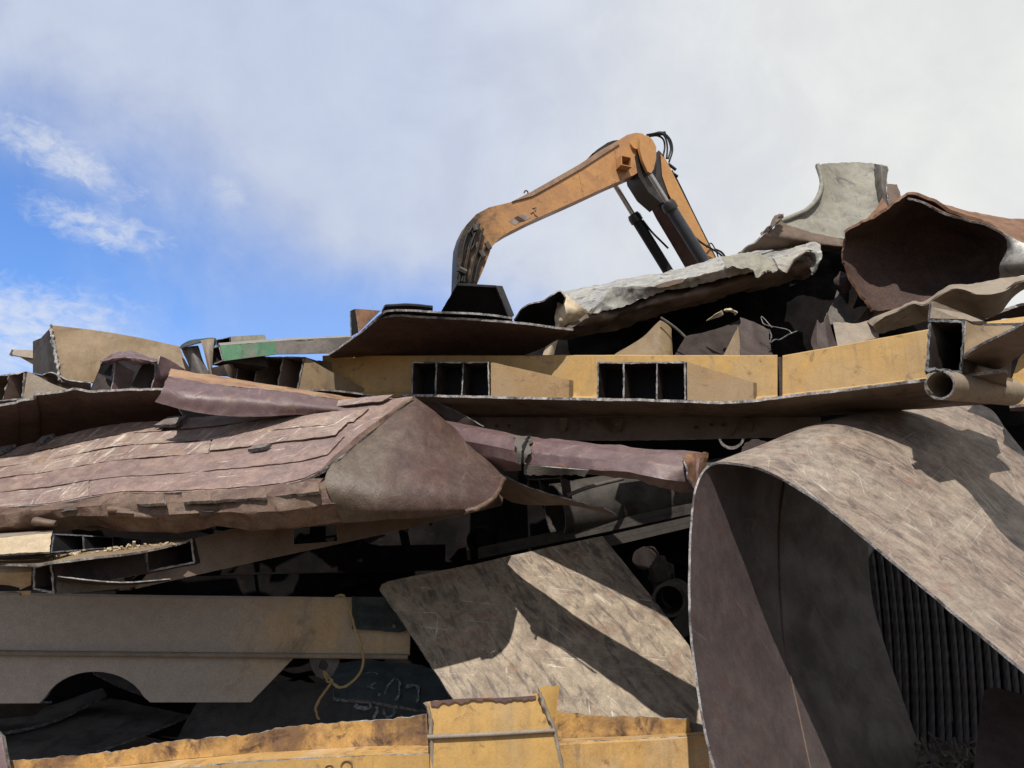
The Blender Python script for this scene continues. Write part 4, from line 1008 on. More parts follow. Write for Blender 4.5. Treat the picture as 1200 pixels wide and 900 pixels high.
sm = thing('small_channel', 'small brown channel under the open end of the green tube', 'channel')
plate('web', PP([(247, 431, 6.95), (262, 428, 6.95), (268, 441, 6.95), (250, 440, 6.95)]), .012, [M['inside'], M['slag']], sm)
plate('flange', PP([(262, 428, 6.95), (280, 424, 7.2), (276, 444, 7.2), (268, 441, 6.95)]), .012, [M['under'], M['slag']], sm)

# purple beam
pb = thing('purple_beam', 'purple brown crumpled beam with orange dusty top lying on the slab', 'beam')
grid('side_face', [PP([(197, 440, 6.42), (225, 446, 6.40), (265, 451.5, 6.42), (310, 456, 6.45), (350, 461, 6.48), (400, 468, 6.55), (450, 476, 6.62)]),
                   PP([(190, 456, 6.25), (222, 462, 6.2), (262, 466, 6.25), (310, 470, 6.3), (350, 474, 6.38), (400, 480, 6.45), (450, 486, 6.55)]),
                   PP([(182, 471, 6.25), (215, 480, 6.2), (258, 487, 6.25), (305, 488, 6.3), (350, 486, 6.4), (400, 488, 6.5), (450, 490, 6.6)])], 70, 24, .016, [M['purple_beam'], M['slag'], M['dark']], pb, amp=.008, scale=4.5, jag=.012, jagsides='l', ridge=.018, rscale=3.5)
grid('top_face', [PP([(200, 432, 6.75), (240, 438, 6.75), (290, 446, 6.78), (340, 454, 6.8), (390, 462, 6.85), (440, 470, 6.9)]),
                  PP([(197, 441, 6.4), (240, 449, 6.4), (290, 454, 6.42), (340, 460, 6.46), (390, 467, 6.52), (440, 475, 6.6)])], 60, 8, .016, [M['orange_dust'], M['slag']], pb, amp=.01, scale=5, jag=.01, jagsides='tlr')
# ================================================================== PURPLE SLAB
ps = thing('purple_slab', 'huge purple brown slab layered with worn overlapping wear strips', 'slab')
rows_s = [
    PP([(-170, 556, 7.0), (0, 530, 6.9), (60, 516, 6.85), (130, 500, 6.8), (200, 495, 6.75), (260, 489, 6.7), (330, 479, 6.62), (400, 472, 6.55), (486, 465, 6.45)]),
    PP([(-170, 572, 6.65), (0, 549, 6.55), (60, 540, 6.52), (130, 526, 6.48), (200, 520, 6.43), (260, 515, 6.38), (330, 505, 6.32), (390, 499, 6.26), (458, 490, 6.24)]),
    PP([(-170, 592, 6.25), (0, 571, 6.15), (60, 564, 6.12), (130, 553, 6.1), (200, 548, 6.05), (260, 543, 6.0), (320, 536, 5.98), (370, 530, 5.95), (425, 516, 5.98)]),
    PP([(-170, 612, 5.86), (0, 595, 5.76), (60, 591, 5.72), (130, 579, 5.7), (200, 577, 5.68), (260, 574, 5.65), (310, 570, 5.63), (350, 564, 5.62), (392, 545, 5.7)]),
]
def surf_pt(u, v, lift):
    R1 = [resample(r, 64) for r in rows_s]
    return R1
NU = 96; NV = 30
_R = [resample(r, NU) for r in rows_s]
_Cc = [resample([r[i] for r in _R], NV) for i in range(NU + 1)]
def SP(u, v):
    x = min(max(u, 0), 1) * NU; y = min(max(v, 0), 1) * NV
    i = min(int(x), NU - 1); j = min(int(y), NV - 1); a = x - i; b = y - j
    p = _Cc[i][j].lerp(_Cc[i + 1][j], a); q = _Cc[i][j + 1].lerp(_Cc[i + 1][j + 1], a)
    return p.lerp(q, b)
def SN(u, v):
    e = .02
    du = SP(u + e, v) - SP(u - e, v); dv_ = SP(u, v + e) - SP(u, v - e)
    n_ = du.cross(dv_).normalized()
    return n_ if n_.dot(EYE - SP(u, v)) > 0 else -n_
grid('deck', rows_s, 120, 40, .02, [M['purple'], M['slag'], M['dark']], ps, amp=.004, scale=3, jag=.02, jagsides='t')
def wear(u0, u1, v0, v1, lift, skew=0., m='purple', sd=0., jg=.011, th=.013):
    rows = []
    for k in range(4):
        v = v0 + (v1 - v0) * k / 3
        row = []
        for i in range(13):
            u = u0 + (u1 - u0) * i / 12 + skew * (v - v0)
            row.append(SP(u, v) + SN(u, v) * (lift + .007 * fbm(Vector((u * 5, v * 5, sd)), 1.2)))
        rows.append(row)
    o = grid('wear_strip', rows, max(12, int((u1 - u0) * 130)), 8, th, [M[m], M['slag'] if jg > .02 else M['purple_lip'], M['dark']], ps, amp=.0025, scale=4, jag=jg, seed=sd, jscale=16, ridge=.012, rscale=1.6)
    return o
M['purple2'] = metal('purple_brown_paint_dusty', (.245, .175, .152), (.20, .137, .122), 3.1, rust=(.28, .19, .13), rust_amt=.4, rust_scale=4, dust=(.32, .25, .205), dust_amt=.7, rough=.5, spec=.4, scratch=(.55, .48, .42), scratch_amt=.75, scratch_rot=(60, 55, 6), scratch_f=(1.3, 20), scratch_t=(.62, .68), scratch_m=(.44, .56), bump=.45, grain=.25, mott=.25, seed=3)
# rows of strips from the upper edge to the lower lip; each a long lap with a staggered end
layout = [
    # u0,  u1,  v0,  v1, lift, skew, material
    (.02, .50, -.0, .16, .020, -.12, 'purple2'), (.545, .80, .0, .15, .024, -.14, 'purple'), (.83, .965, .0, .09, .036, -.1, 'purple2'),
    (.00, .935, .165, .335, .018, -.08, 'purple2'),
    (.00, .60, .345, .53, .014, -.04, 'purple2'), (.605, .91, .34, .50, .018, -.06, 'purple2'),
    (.00, .93, .535, .76, .010, -.03, 'purple'),
    (.00, .33, .77, .985, .006, 0, 'purple2'), (.335, .97, .775, .99, .008, 0, 'purple'),
]
for k, a in enumerate(layout): wear(*a[:6], m=a[6], sd=k + 1.)
for a in ((.70, .74, .56, .60, .055), (.235, .262, .0, .09, .06), (.13, .155, .02, .12, .06), (.50, .53, .02, .14, .07), (.525, .545, .03, .15, .07)):
    rows = [[SP(a[0] + (a[1] - a[0]) * i / 4 - .25 * (v - a[2]), v) + SN(a[0], a[2]) * a[4] for i in range(5)] for v in (a[2], a[3])]
    grid('lifted_chip', rows, 10, 6, .03, [M['grey_beam'], M['slag_dark'], M['dark']], ps, jag=.008)
# rolled lower lip, dented in bays
lip_rows = [
    PP([(-170, 612, 5.85), (0, 596, 5.75), (62, 592, 5.70), (84, 583, 5.74), (150, 579, 5.68), (235, 577, 5.67), (300, 572, 5.63), (345, 566, 5.61), (388, 556, 5.65)]),
    PP([(-170, 620, 5.74), (0, 604, 5.64), (60, 598, 5.62), (86, 594, 5.66), (150, 589, 5.60), (235, 587, 5.58), (300, 583, 5.55), (345, 578, 5.54), (388, 570, 5.58)]),
    PP([(-170, 632, 5.74), (0, 618, 5.64), (56, 607, 5.66), (90, 606, 5.68), (150, 603, 5.60), (235, 602, 5.56), (300, 600, 5.54), (345, 597, 5.54), (394, 590, 5.58)]),
    PP([(-170, 642, 5.88), (0, 629, 5.80), (54, 619, 5.80), (92, 620, 5.80), (150, 621, 5.72), (235, 622, 5.68), (300, 619, 5.66), (345, 616, 5.66), (402, 612, 5.70)]),
    PP([(-170, 640, 6.2), (0, 628, 6.2), (54, 620, 6.2), (92, 619, 6.2), (150, 619, 6.15), (235, 619, 6.1), (300, 616, 6.1), (345, 614, 6.1), (402, 610, 6.1)]),
]
lip = grid('rolled_lip', lip_rows, 136, 44, .02, [M['purple_lip'], M['slag'], M['dark']], ps, amp=.003, scale=6, ridge=.07, rscale=2.1, jag=.014, jagsides='t', lv=True, lu=True)
for x, y in ((40, 611), (140, 600), (128, 597), (160, 604)):
    p = P(x, y, 5.6); tube('worn_boss', [p, p + Vector((.16, -.0, -.015))], [.03, .02], M['purple_lip'], lip, 10, wob=.01)
for a, b in (((158, 579), (190, 576)), ((213, 576), (310, 570)), ((315, 570), (372, 563))):
    r_ = [PP([(a[0], a[1] + 1, 5.60), ((a[0] + b[0]) / 2, (a[1] + b[1]) / 2 + 1, 5.58), (b[0], b[1] + 1, 5.56)]), PP([(a[0] + 2, a[1] + 12, 5.54), ((a[0] + b[0]) / 2, (a[1] + b[1]) / 2 + 13, 5.52), (b[0] + 2, b[1] + 13, 5.50)])]
    grid('lip_lap', r_, 30, 6, .03, [M['purple_lip'], M['slag'], M['dark']], lip, jag=.01, amp=.008, seed=a[0])
# end plate
def surf(rows):
    A = [resample(r, 24) for r in rows]; K = [resample([r[i] for r in A], 48) for i in range(25)]
    return lambda u, v: K[min(24, max(0, round(u * 24)))][min(48, max(0, round(v * 48)))]
END = [
    PP([(487, 466, 6.46), (489, 467.5, 6.47), (492, 469.5, 6.48), (496, 472.5, 6.5)]),
    PP([(461, 486, 6.25), (484, 486, 6.2), (508, 487, 6.35), (532, 501, 6.55)]),
    PP([(430, 512, 6.0), (470, 514, 5.98), (515, 516, 6.15), (563, 527, 6.5)]),
    PP([(396, 537, 5.72), (445, 546, 5.76), (515, 545, 5.98), (590, 551, 6.35)]),
    PP([(381, 560, 5.58), (440, 575, 5.62), (515, 573, 5.82), (584, 576, 6.1)]),
    PP([(388, 585, 5.58), (440, 596, 5.62), (510, 594, 5.78), (560, 595, 5.95)]),
    PP([(402, 613, 5.70), (440, 610, 5.70), (500, 606, 5.80), (545, 600, 5.92)]),
]
endp = grid('end_plate', END, 60, 60, .03, [M['purple_end'], M['slag'], M['dark']], ps, amp=.003, scale=2.5, jag=.016, jagsides='r', ridge=.02, rscale=2.6)
rim = resample(PP([(545, 600, 5.9), (562, 594.5, 5.93), (580, 582, 6.05), (591, 560, 6.28)]), 30)
tube('end_rim', rim, .02, M['purple_lip'], endp, 8, wob=.01)
grid('corner_strip', [PP([(398, 536, 5.7), (428, 511, 5.97), (458, 488, 6.22), (486, 464, 6.42)]), PP([(372, 555, 5.56), (392, 534, 5.72), (420, 510, 5.95), (470, 472, 6.34)])], 40, 6, .016, [M['purple_lip'], M['slag'], M['dark']], ps, jag=.012, amp=.008)

# ================================================================== PURPLE TUBE to the right of the slab
pt = thing('purple_tube', 'purple brown folded tube with cracked seam and rusty crushed end', 'tube')
def tubegrid(nm, rows, nu, m2, **k): return grid(nm, rows, nu, 32, .014, [M[m2], M['slag'], M['dark']], pt, lv=True, **k)
tubegrid('left_length', [
    PP([(500, 488, 6.95), (540, 496, 6.75), (580, 504, 6.5), (612, 511, 6.3)]),
    PP([(505, 493, 6.7), (545, 502, 6.5), (580, 510, 6.3), (612, 517, 6.1)]),
    PP([(515, 512, 6.6), (552, 518, 6.4), (584, 524, 6.2), (611, 530, 6.0)]),
    PP([(525, 530, 6.62), (560, 535, 6.42), (586, 538, 6.22), (610, 544, 6.02)]),
    PP([(530, 548, 6.8), (562, 550, 6.6), (588, 552, 6.4), (610, 552, 6.2)])], 40, 'purple_beam', amp=.008, jag=.012, jagsides='r')
tubegrid('right_length', [
    PP([(615, 511, 6.3), (660, 516, 6.12), (710, 521, 5.95), (760, 525, 5.8), (812, 529, 5.65), (826, 531, 5.62)]),
    PP([(616, 516, 6.1), (660, 521, 5.95), (710, 526, 5.78), (760, 531, 5.62), (804, 535, 5.5), (820, 538, 5.5)]),
    PP([(615, 530, 6.0), (660, 534, 5.85), (708, 538, 5.68), (756, 542, 5.52), (800, 548, 5.42), (818, 552, 5.45)]),
    PP([(614, 543, 6.0), (656, 547, 5.86), (692, 550, 5.72), (735, 553, 5.56), (780, 562, 5.42), (819, 566, 5.45)]),
    PP([(614, 555, 6.15), (656, 556, 6.0), (700, 557, 5.86), (750, 564, 5.66), (780, 574, 5.5), (820, 579, 5.5)])], 80, 'purple_beam', amp=.004, ridge=.03, rscale=2.6, jag=.014, jagsides='lb')
grid('scorched_seam', [PP([(604, 510, 6.28), (612, 511, 6.24), (624, 512, 6.22)]), PP([(602, 518, 6.08), (612, 518, 6.04), (622, 518, 6.02)]), PP([(606, 530, 5.98), (611, 530, 5.95), (620, 531, 5.93)]), PP([(608, 544, 5.99), (611, 544, 5.97), (614, 544, 5.96)])], 12, 24, .01, [M['grey_dark'], M['slag']], pt, jag=.03, jagsides='lr')
seam = resample([p + Vector((0, -.012, .0)) for p in PP([(620, 511, 6.19), (616, 518, 6.0), (612, 530, 5.92), (613, 544, 5.94)])], 20)
tube('crack_seam', seam, .009, M['black'], pt, 6, wob=.02)
grid('hanging_lip', [PP([(614, 544, 6.0), (650, 548, 5.86), (690, 551, 5.7)]), PP([(614, 556, 6.02), (650, 556, 5.9), (685, 558, 5.74)])], 30, 6, .012, [M['grey_dark'], M['slag'], M['dark']], pt, jag=.02, jagsides='b')
grid('crushed_end', [PP([(800, 534, 5.44), (814, 530.5, 5.5), (831, 530.5, 5.6)]), PP([(803, 542, 5.36), (816, 543, 5.46), (829, 544, 5.6)]), PP([(808, 558, 5.36), (816, 560, 5.44), (826, 560, 5.6)]), PP([(816, 574, 5.40), (819, 577, 5.45), (822.5, 579.5, 5.5)])], 16, 26, .014, [M['rust'], M['slag'], M['dark']], pt, amp=.006, ridge=.03, rscale=6, jag=.01)
one(grid('thin_curved_plate', [PP([(485, 468, 7.0), (512, 472, 6.95), (540, 485, 6.85), (566, 500, 6.75)]), PP([(488, 476, 7.0), (510, 482, 7.0), (534, 496, 6.9), (562, 503, 6.8)])], 24, 6, .014, [M['dark'], M['slag'], M['tan']], jag=.006), 'thin dark curved plate edge between slab corner and yellow beam', 'scrap plate')
one(grid('torn_tongue', [PP([(585, 556, 6.6), (620, 571, 6.35), (662, 585, 6.15), (690, 592, 6.05), (710, 597, 6.0), (722, 604, 5.98)]), PP([(580, 566, 6.75), (620, 583, 6.5), (660, 590, 6.3), (690, 597, 6.15), (708, 601, 6.05), (721, 605, 6.0)]), PP([(575, 570, 6.95), (600, 588, 6.8), (640, 592, 6.6), (672, 590, 6.4), (702, 600, 6.15), (720, 605, 6.02)])], 50, 10, .012, [M['under'], M['slag'], M['tan']], jag=.012, amp=.008), 'thin torn tongue of plate curling to a point below the purple tube', 'scrap plate')
sc1 = thing('small_bracket', 'small dark square bracket tucked under the purple tube', 'bracket')
cells('open_box', PP([(618, 561, 7.20), (632, 561, 7.15), (658, 559, 7.10)]), PP([(618, 576, 7.20), (634, 580, 7.15), (661, 583, 7.10)]), Vector((.1, .3, 0)), .012, [M['inside'], M['gap']], sc1, .008)
one(tube('grey_bar', resample(PP([(664, 581, 7.2), (690, 571, 7.5), (730, 561, 7.9)]), 12), .02, M['grey_dark'], None, 8), 'grey round bar sloping up right behind the small bracket', 'bar')

# dim things in the dark gap
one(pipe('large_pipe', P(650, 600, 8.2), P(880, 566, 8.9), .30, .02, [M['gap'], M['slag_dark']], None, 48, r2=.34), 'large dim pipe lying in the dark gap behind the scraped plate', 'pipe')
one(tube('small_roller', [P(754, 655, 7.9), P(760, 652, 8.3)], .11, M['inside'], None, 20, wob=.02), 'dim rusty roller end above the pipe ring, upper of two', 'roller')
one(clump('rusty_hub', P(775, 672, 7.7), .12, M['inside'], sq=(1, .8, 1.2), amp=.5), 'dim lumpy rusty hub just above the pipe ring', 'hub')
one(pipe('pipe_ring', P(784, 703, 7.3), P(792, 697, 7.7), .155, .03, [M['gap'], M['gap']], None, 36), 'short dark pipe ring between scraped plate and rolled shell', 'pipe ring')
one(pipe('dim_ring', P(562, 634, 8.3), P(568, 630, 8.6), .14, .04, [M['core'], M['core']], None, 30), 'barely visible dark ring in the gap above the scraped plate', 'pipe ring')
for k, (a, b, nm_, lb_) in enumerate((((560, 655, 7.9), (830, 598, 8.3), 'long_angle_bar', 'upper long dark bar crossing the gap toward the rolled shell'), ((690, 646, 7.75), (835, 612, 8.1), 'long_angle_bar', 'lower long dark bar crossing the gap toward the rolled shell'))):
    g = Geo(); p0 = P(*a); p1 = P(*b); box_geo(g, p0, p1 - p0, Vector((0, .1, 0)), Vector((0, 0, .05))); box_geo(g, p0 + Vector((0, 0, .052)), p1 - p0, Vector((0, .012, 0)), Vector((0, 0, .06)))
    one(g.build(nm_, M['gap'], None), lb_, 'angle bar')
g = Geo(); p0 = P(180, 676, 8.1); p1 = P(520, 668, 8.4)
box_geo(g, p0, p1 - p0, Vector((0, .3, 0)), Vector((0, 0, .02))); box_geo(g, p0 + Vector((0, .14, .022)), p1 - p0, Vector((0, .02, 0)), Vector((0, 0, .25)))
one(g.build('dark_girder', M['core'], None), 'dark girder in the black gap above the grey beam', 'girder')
one(pipe('hanging_ring', P(857, 512, 7.3), P(857, 511, 7.36), .12, .02, [M['grey_dark'], M['slag']], None, 30), 'thin dark ring hanging under the yellow beam flange', 'ring')
one(grid('twisted_offcut', [PP([(872, 520, 7.2), (885, 514, 7.2), (900, 517, 7.2)]), PP([(868, 530, 7.1), (884, 526, 7.1), (902, 522, 7.1)])], 14, 8, .015, [M['inside'], M['slag_dark']], amp=.03, scale=8, jag=.02), 'dark twisted offcut right of the hanging ring', 'scrap piece')

# ================================================================== LOWER LEFT BOX BEAM
q1 = thing('brown_box_beam', 'brown box beam with open black mouth sloping up under the purple slab', 'beam')
grid('top_plate', [PP([(-20, 654, 5.75), (60, 650, 5.7), (120, 644, 5.7), (180, 637, 5.75), (226, 629, 5.9)]), PP([(-20, 660, 5.35), (40, 661, 5.3), (62, 658, 5.33), (120, 652, 5.4), (170, 645, 5.5), (218, 634, 5.75)])], 60, 8, .016, [M['tan'], M['slag'], M['under']], q1, jag=.012, amp=.006)
T = PP([(170, 643, 5.75), (225, 631, 5.85)]); B = PP([(172, 671, 5.75), (229, 660, 5.85)])
cells('mouth', T, B, Vector((.25, .6, .03)), .014, [M['inside'], M['slag']], q1, .004)
T = PP([(39, 664, 5.5), (61, 659, 5.5)]); B = PP([(38, 691, 5.5), (64, 696, 5.5)])
cells('end_mouth', T, B, Vector((.3, .5, .02)), .014, [M['inside'], M['slag']], q1, .005)
grid('front_web', [PP([(62, 660, 5.5), (100, 655, 5.55), (168, 645, 5.72)]), PP([(66, 681, 5.5), (110, 682, 5.55), (172, 672, 5.73)])], 20, 6, .012, [M['inside'], M['slag']], q1)
grid('lower_web', [PP([(66, 680, 5.52), (130, 684, 5.75), (200, 678, 6.0)]), PP([(64, 697, 5.5), (110, 693, 5.7), (160, 688, 5.9)])], 20, 6, .012, [M['grey_dark'], M['slag']], q1)
grid('thin_lip', [PP([(68, 676, 5.4), (110, 681, 5.45), (150, 683, 5.5), (200, 679, 5.7)]), PP([(68, 681, 5.5), (110, 685, 5.55), (150, 686, 5.6), (198, 681, 5.75)])], 20, 4, .008, [M['inside'], M['slag']], q1, jag=.006)
def YQ(x): return 5.87 + (x - 226) * .0029
hq = [P(x, y, YQ(x)) for x, y in ((343, 618), (394, 615.5), (395, 634), (344, 638))]
plate('side_web', [P(x, y, YQ(x)) for x, y in ((228, 631), (300, 612), (342, 606), (480, 592), (592, 572), (588, 592), (520, 609), (440, 628), (300, 658), (158, 690), (172, 673), (231, 661))], .014, [M['under'], M['slag'], M['under']], q1, holes=[hq], seg=.2, vec=Vector((.0, .014, 0)))
crg = Geo(); rc = random.Random(11)
for k in range(90):
    x = rc.uniform(55, 205); c_ = P(x, 651 - (x - 60) * .105 + rc.uniform(-2.5, 3), 5.5 + (x - 60) * .0012)
    a = Vector((rc.uniform(-1, 1), rc.uniform(-1, 1), rc.uniform(-.3, .3))).normalized(); b = a.cross(Vector((0, .3, 1))).normalized()
    r_ = rc.uniform(.006, .02); box_geo(crg, c_, a * r_ * 1.6, b * r_, a.cross(b) * r_ * .8)
cru = crg.build('dirt_crumbs', M['cream'], q1, 0); cru['kind'] = 'stuff'
cb = thing('cream_box', 'dusty cream box with open black mouth at the left edge under the slab', 'box')
grid('front_face', [PP([(-40, 632, 5.45), (0, 631, 5.4), (30, 627, 5.4), (61, 625, 5.45)]), PP([(-40, 650, 5.3), (0, 650, 5.28), (30, 648, 5.28), (58, 646, 5.32)])], 24, 10, .016, [M['cream'], M['slag']], cb, amp=.014, jag=.008)
grid('top_face', [PP([(-40, 626, 5.8), (20, 622, 5.8), (62, 621, 5.8)]), PP([(-40, 631.5, 5.45), (15, 629, 5.41), (61, 624.5, 5.45)])], 20, 4, .016, [M['tan_grey'], M['slag']], cb)
T = PP([(62, 625, 5.45), (98, 627, 5.7), (133, 629, 5.95)]); B = PP([(59, 648, 5.35), (98, 645, 5.65), (133, 642, 5.9)])
cells('mouth', T, B, Vector((.0, .45, 0)), .012, [M['black'], M['slag_dark']], cb, .005)
one(grid('cream_block', [PP([(-40, 662, 5.55), (10, 659, 5.5), (37, 657, 5.55)]), PP([(-40, 672, 5.5), (10, 671, 5.45), (37, 670, 5.5)])], 16, 6, .25, [M['cream'], M['cream'], M['cream']], amp=.006), 'short cream block under the left tip of the tan top plate', 'block')
one(grid('dark_block', [PP([(-40, 674, 5.6), (10, 673, 5.6), (37, 672, 5.6)]), PP([(-40, 693, 5.6), (10, 693, 5.6), (37, 692, 5.6)])], 16, 8, .2, [M['black'], M['dark'], M['dark']], amp=.01), 'black block under the cream block at the left edge', 'block')

# ================================================================== GREY BEAM
M['web'] = metal('faded_beam_paint', (.55, .365, .17), (.47, .33, .17), 2.2, rust=(.22, .16, .1), rust_amt=.3, rust_scale=3, dust=(.38, .32, .255), dust_amt=.6, streak=(.3, .22, .15), streak_amt=.5, grease=((.40, .345, .295), .75, 1.9), bump=.18, grain=.2, mott=.08)
gb2 = thing('grey_beam', 'grey tan beam with half round cutout and dark name plate', 'beam')
YG = 7.0
grid('upper_web', [PP([(-200, 691, YG - .05), (0, 694, YG), (160, 697, YG), (320, 699, YG + .02), (482, 701, YG + .05)]), PP([(-200, 694, YG - .06), (0, 697, YG - .02), (160, 700, YG - .02), (320, 702, YG), (482, 703, YG + .03)]), PP([(-200, 760, YG - .06), (0, 762, YG - .02), (160, 764, YG - .02), (320, 766, YG), (480, 768, YG + .03)])], 70, 20, .03, [M['web'], M['slag'], M['under']], gb2, lv=True, amp=.005, scale=1.5)
tube('flange_ridge', resample(PP([(-200, 764, YG - .09), (0, 765.5, YG - .05), (240, 767.5, YG - .05), (478, 769.5, YG)]), 20), .022, M['tan_grey'], gb2, 8)
arch = [(175 - 0, 823)]
pts = [(-200, 766), (0, 767), (345, 770), (294, 823), (176, 823)]
for i in range(0, 15):
    a = i / 14
    an = math.pi * (.12 + .76 * a)
    pts.append((111 + 62 * math.cos(an) * 1.0, 834 - 47 * math.sin(an)))
pts += [(46, 824), (-200, 825)]
plate('lower_web', PP([(x, y, YG + .03) for x, y in pts]), .03, [M['web'], M['slag'], M['under']], gb2, seg=.08, vec=Vector((0, .03, 0)))
# lug with hole
lc = P(380, 783, YG + .01)
hp = [P(379 + 5.5 * math.cos(2 * math.pi * i / 16), 780 + 6.5 * math.sin(2 * math.pi * i / 16), YG + .02) for i in range(16)]
plate('lifting_lug', PP([(362, 771, YG + .02), (398, 771, YG + .02), (395, 782, YG + .02), (388, 793, YG + .02), (379, 796, YG + .02), (370, 792, YG + .02), (365, 783, YG + .02)]), .03, [M['grey_dark'], M['slag']], gb2, holes=[hp], vec=Vector((0, .03, 0)), seg=.5)
npz = plate('name_plate', PP([(412, 699, YG - .045), (469, 700, YG - .035), (478, 706, YG - .03), (477, 738, YG - .03), (470, 741, YG - .035), (413, 737, YG - .045)]), .03, [M['bluedark'], M['slag_dark']], gb2, jag=.006)
def text(body, px, py, Y, size, mat, parent, name, tilt=0., depth=.006):
    cu = bpy.data.curves.new(name, 'FONT'); cu.body = body; cu.size = size; cu.extrude = depth; cu.align_x = 'LEFT'
    ob = bpy.data.objects.new(name, cu); C.objects.link(ob)
    bpy.context.view_layer.update()
    dg = bpy.context.evaluated_depsgraph_get()
    me = bpy.data.meshes.new_from_object(ob.evaluated_get(dg))
    bpy.data.objects.remove(ob); bpy.data.curves.remove(cu)
    o = P(px, py, Y)
    c_, s_ = math.cos(tilt), math.sin(tilt)
    for v in me.vertices:
        x, y, z = v.co
        v.co = o + Vector((x * c_ - y * s_, -z, x * s_ + y * c_))
    me.materials.clear(); me.materials.append(mat)
    ob = bpy.data.objects.new(name, me); C.objects.link(ob); ob.parent = parent
    return ob
text('FERSUN', 416, 717, YG - .047, .092, M['bluedark'], npz, 'raised_lettering', -.03)
text('WREDIN', 417, 732, YG - .047, .088, M['bluedark'], npz, 'raised_lettering', -.04)
p = P(462, 734, YG - .05); tube('rivet', [p, p + Vector((0, -.012, 0))], .016, M['grey_dark'], npz, 12)
# yellow wire tied to the lug
one(tube('yellow_wire', resample(PP([(393, 699, YG - .06), (402, 698, YG - .08), (408, 707, YG - .1), (414, 730, YG - .1), (422, 752, YG - .12), (426, 772, YG - .12), (421, 790, YG - .1), (407, 803, YG - .08), (396, 805, YG - .06), (387, 796, YG - .03), (380, 787, YG + .0), (384, 799, YG - .06), (390, 797, YG - .05), (381, 810, YG - .06), (373, 822, YG - .07), (370, 832, YG - .07), (374, 843, YG - .06)]), 110), .011, M['wire'], None, 7, wob=.006),
    'yellow wire looped over the grey beam and knotted through its lug', 'wire')

# inside under the grey beam
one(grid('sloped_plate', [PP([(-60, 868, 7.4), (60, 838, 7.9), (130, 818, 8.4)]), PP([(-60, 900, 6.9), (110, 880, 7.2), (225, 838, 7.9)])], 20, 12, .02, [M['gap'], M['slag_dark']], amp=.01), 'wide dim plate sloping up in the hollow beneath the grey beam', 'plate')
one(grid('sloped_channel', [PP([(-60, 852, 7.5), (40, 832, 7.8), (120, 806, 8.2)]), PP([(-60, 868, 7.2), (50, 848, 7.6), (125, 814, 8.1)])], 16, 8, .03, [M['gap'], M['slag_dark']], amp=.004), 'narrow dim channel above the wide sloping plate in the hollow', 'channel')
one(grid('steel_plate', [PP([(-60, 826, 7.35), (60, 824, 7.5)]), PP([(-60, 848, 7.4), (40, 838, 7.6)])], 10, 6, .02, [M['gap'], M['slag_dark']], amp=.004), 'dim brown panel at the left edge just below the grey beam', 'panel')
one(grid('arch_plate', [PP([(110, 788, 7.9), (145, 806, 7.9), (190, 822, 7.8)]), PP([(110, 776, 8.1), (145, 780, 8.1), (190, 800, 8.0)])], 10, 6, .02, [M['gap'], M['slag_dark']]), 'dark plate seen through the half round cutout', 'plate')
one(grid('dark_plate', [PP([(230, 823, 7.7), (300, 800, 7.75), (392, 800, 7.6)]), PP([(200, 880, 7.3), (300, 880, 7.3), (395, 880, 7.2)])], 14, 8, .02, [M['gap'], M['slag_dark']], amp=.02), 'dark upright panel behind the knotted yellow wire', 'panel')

# chalk marked block
cbk = thing('chalked_block', 'blue black steel block with white chalk numbers below the grey beam', 'block')
YC = 7.0
grid('upper_face', [PP([(388, 776, 7.5), (440, 774, 7.5), (500, 782, 7.4), (545, 800, 7.2)]), PP([(391, 817, YC), (440, 823, YC), (490, 831, YC - .02), (560, 842, YC - .05)])], 40, 16, .03, [M['bluedark'], M['slag_dark']], cbk, amp=.02, scale=4)
grid('lower_face', [PP([(391, 818, YC + .03), (440, 825, YC + .03), (490, 833, YC), (560, 844, YC)]), PP([(396, 862, YC + .05), (440, 866, YC + .05), (490, 868, YC + .02), (560, 872, YC)])], 40, 16, .2, [M['bluedark'], M['slag_dark']], cbk, amp=.006)
def chalk(pts, r=.013, lower=False):
    out = []
    for x, y in pts:
        if lower: Y = YC + .02
        else:
            tt = min(max((y - 777) / 50, 0), 1); Y = 7.5 - .5 * tt - .03
        out.append(P(x, y, Y))
    tube('chalk_stroke', resample(out, 14), r, M['chalk'], cbk, 6, wob=.012)
chalk([(424, 792), (432, 789), (441, 790), (445, 796), (437, 803), (430, 806)])
chalk([(430, 805), (440, 808), (444, 815), (438, 820)])
chalk([(451, 815), (455, 804), (462, 797), (468, 800), (468, 812), (465, 820)])
chalk([(476, 804), (484, 803), (490, 806), (491, 816), (489, 822)])
chalk([(416, 826), (424, 830), (434, 829), (433, 823)], .014, True)
chalk([(438, 842), (442, 832), (441, 827)], .013, True)
chalk([(449, 830), (453, 840), (461, 838), (463, 830)], .016, True)
chalk([(470, 838), (478, 836), (484, 838)], .012, True)

# ================================================================== SCRAPED GREY PLATE
wp_pts = [(445, 690, 7.05), (447, 685, 7.08), (455, 681, 7.1), (560, 660, 7.35), (640, 642, 7.5), (706, 628, 7.6), (760, 695, 7.05), (808, 757, 6.6), (836, 868, 5.95), (838, 880, 5.9), (565, 862, 5.98), (528, 815, 6.28), (480, 740, 6.72)]
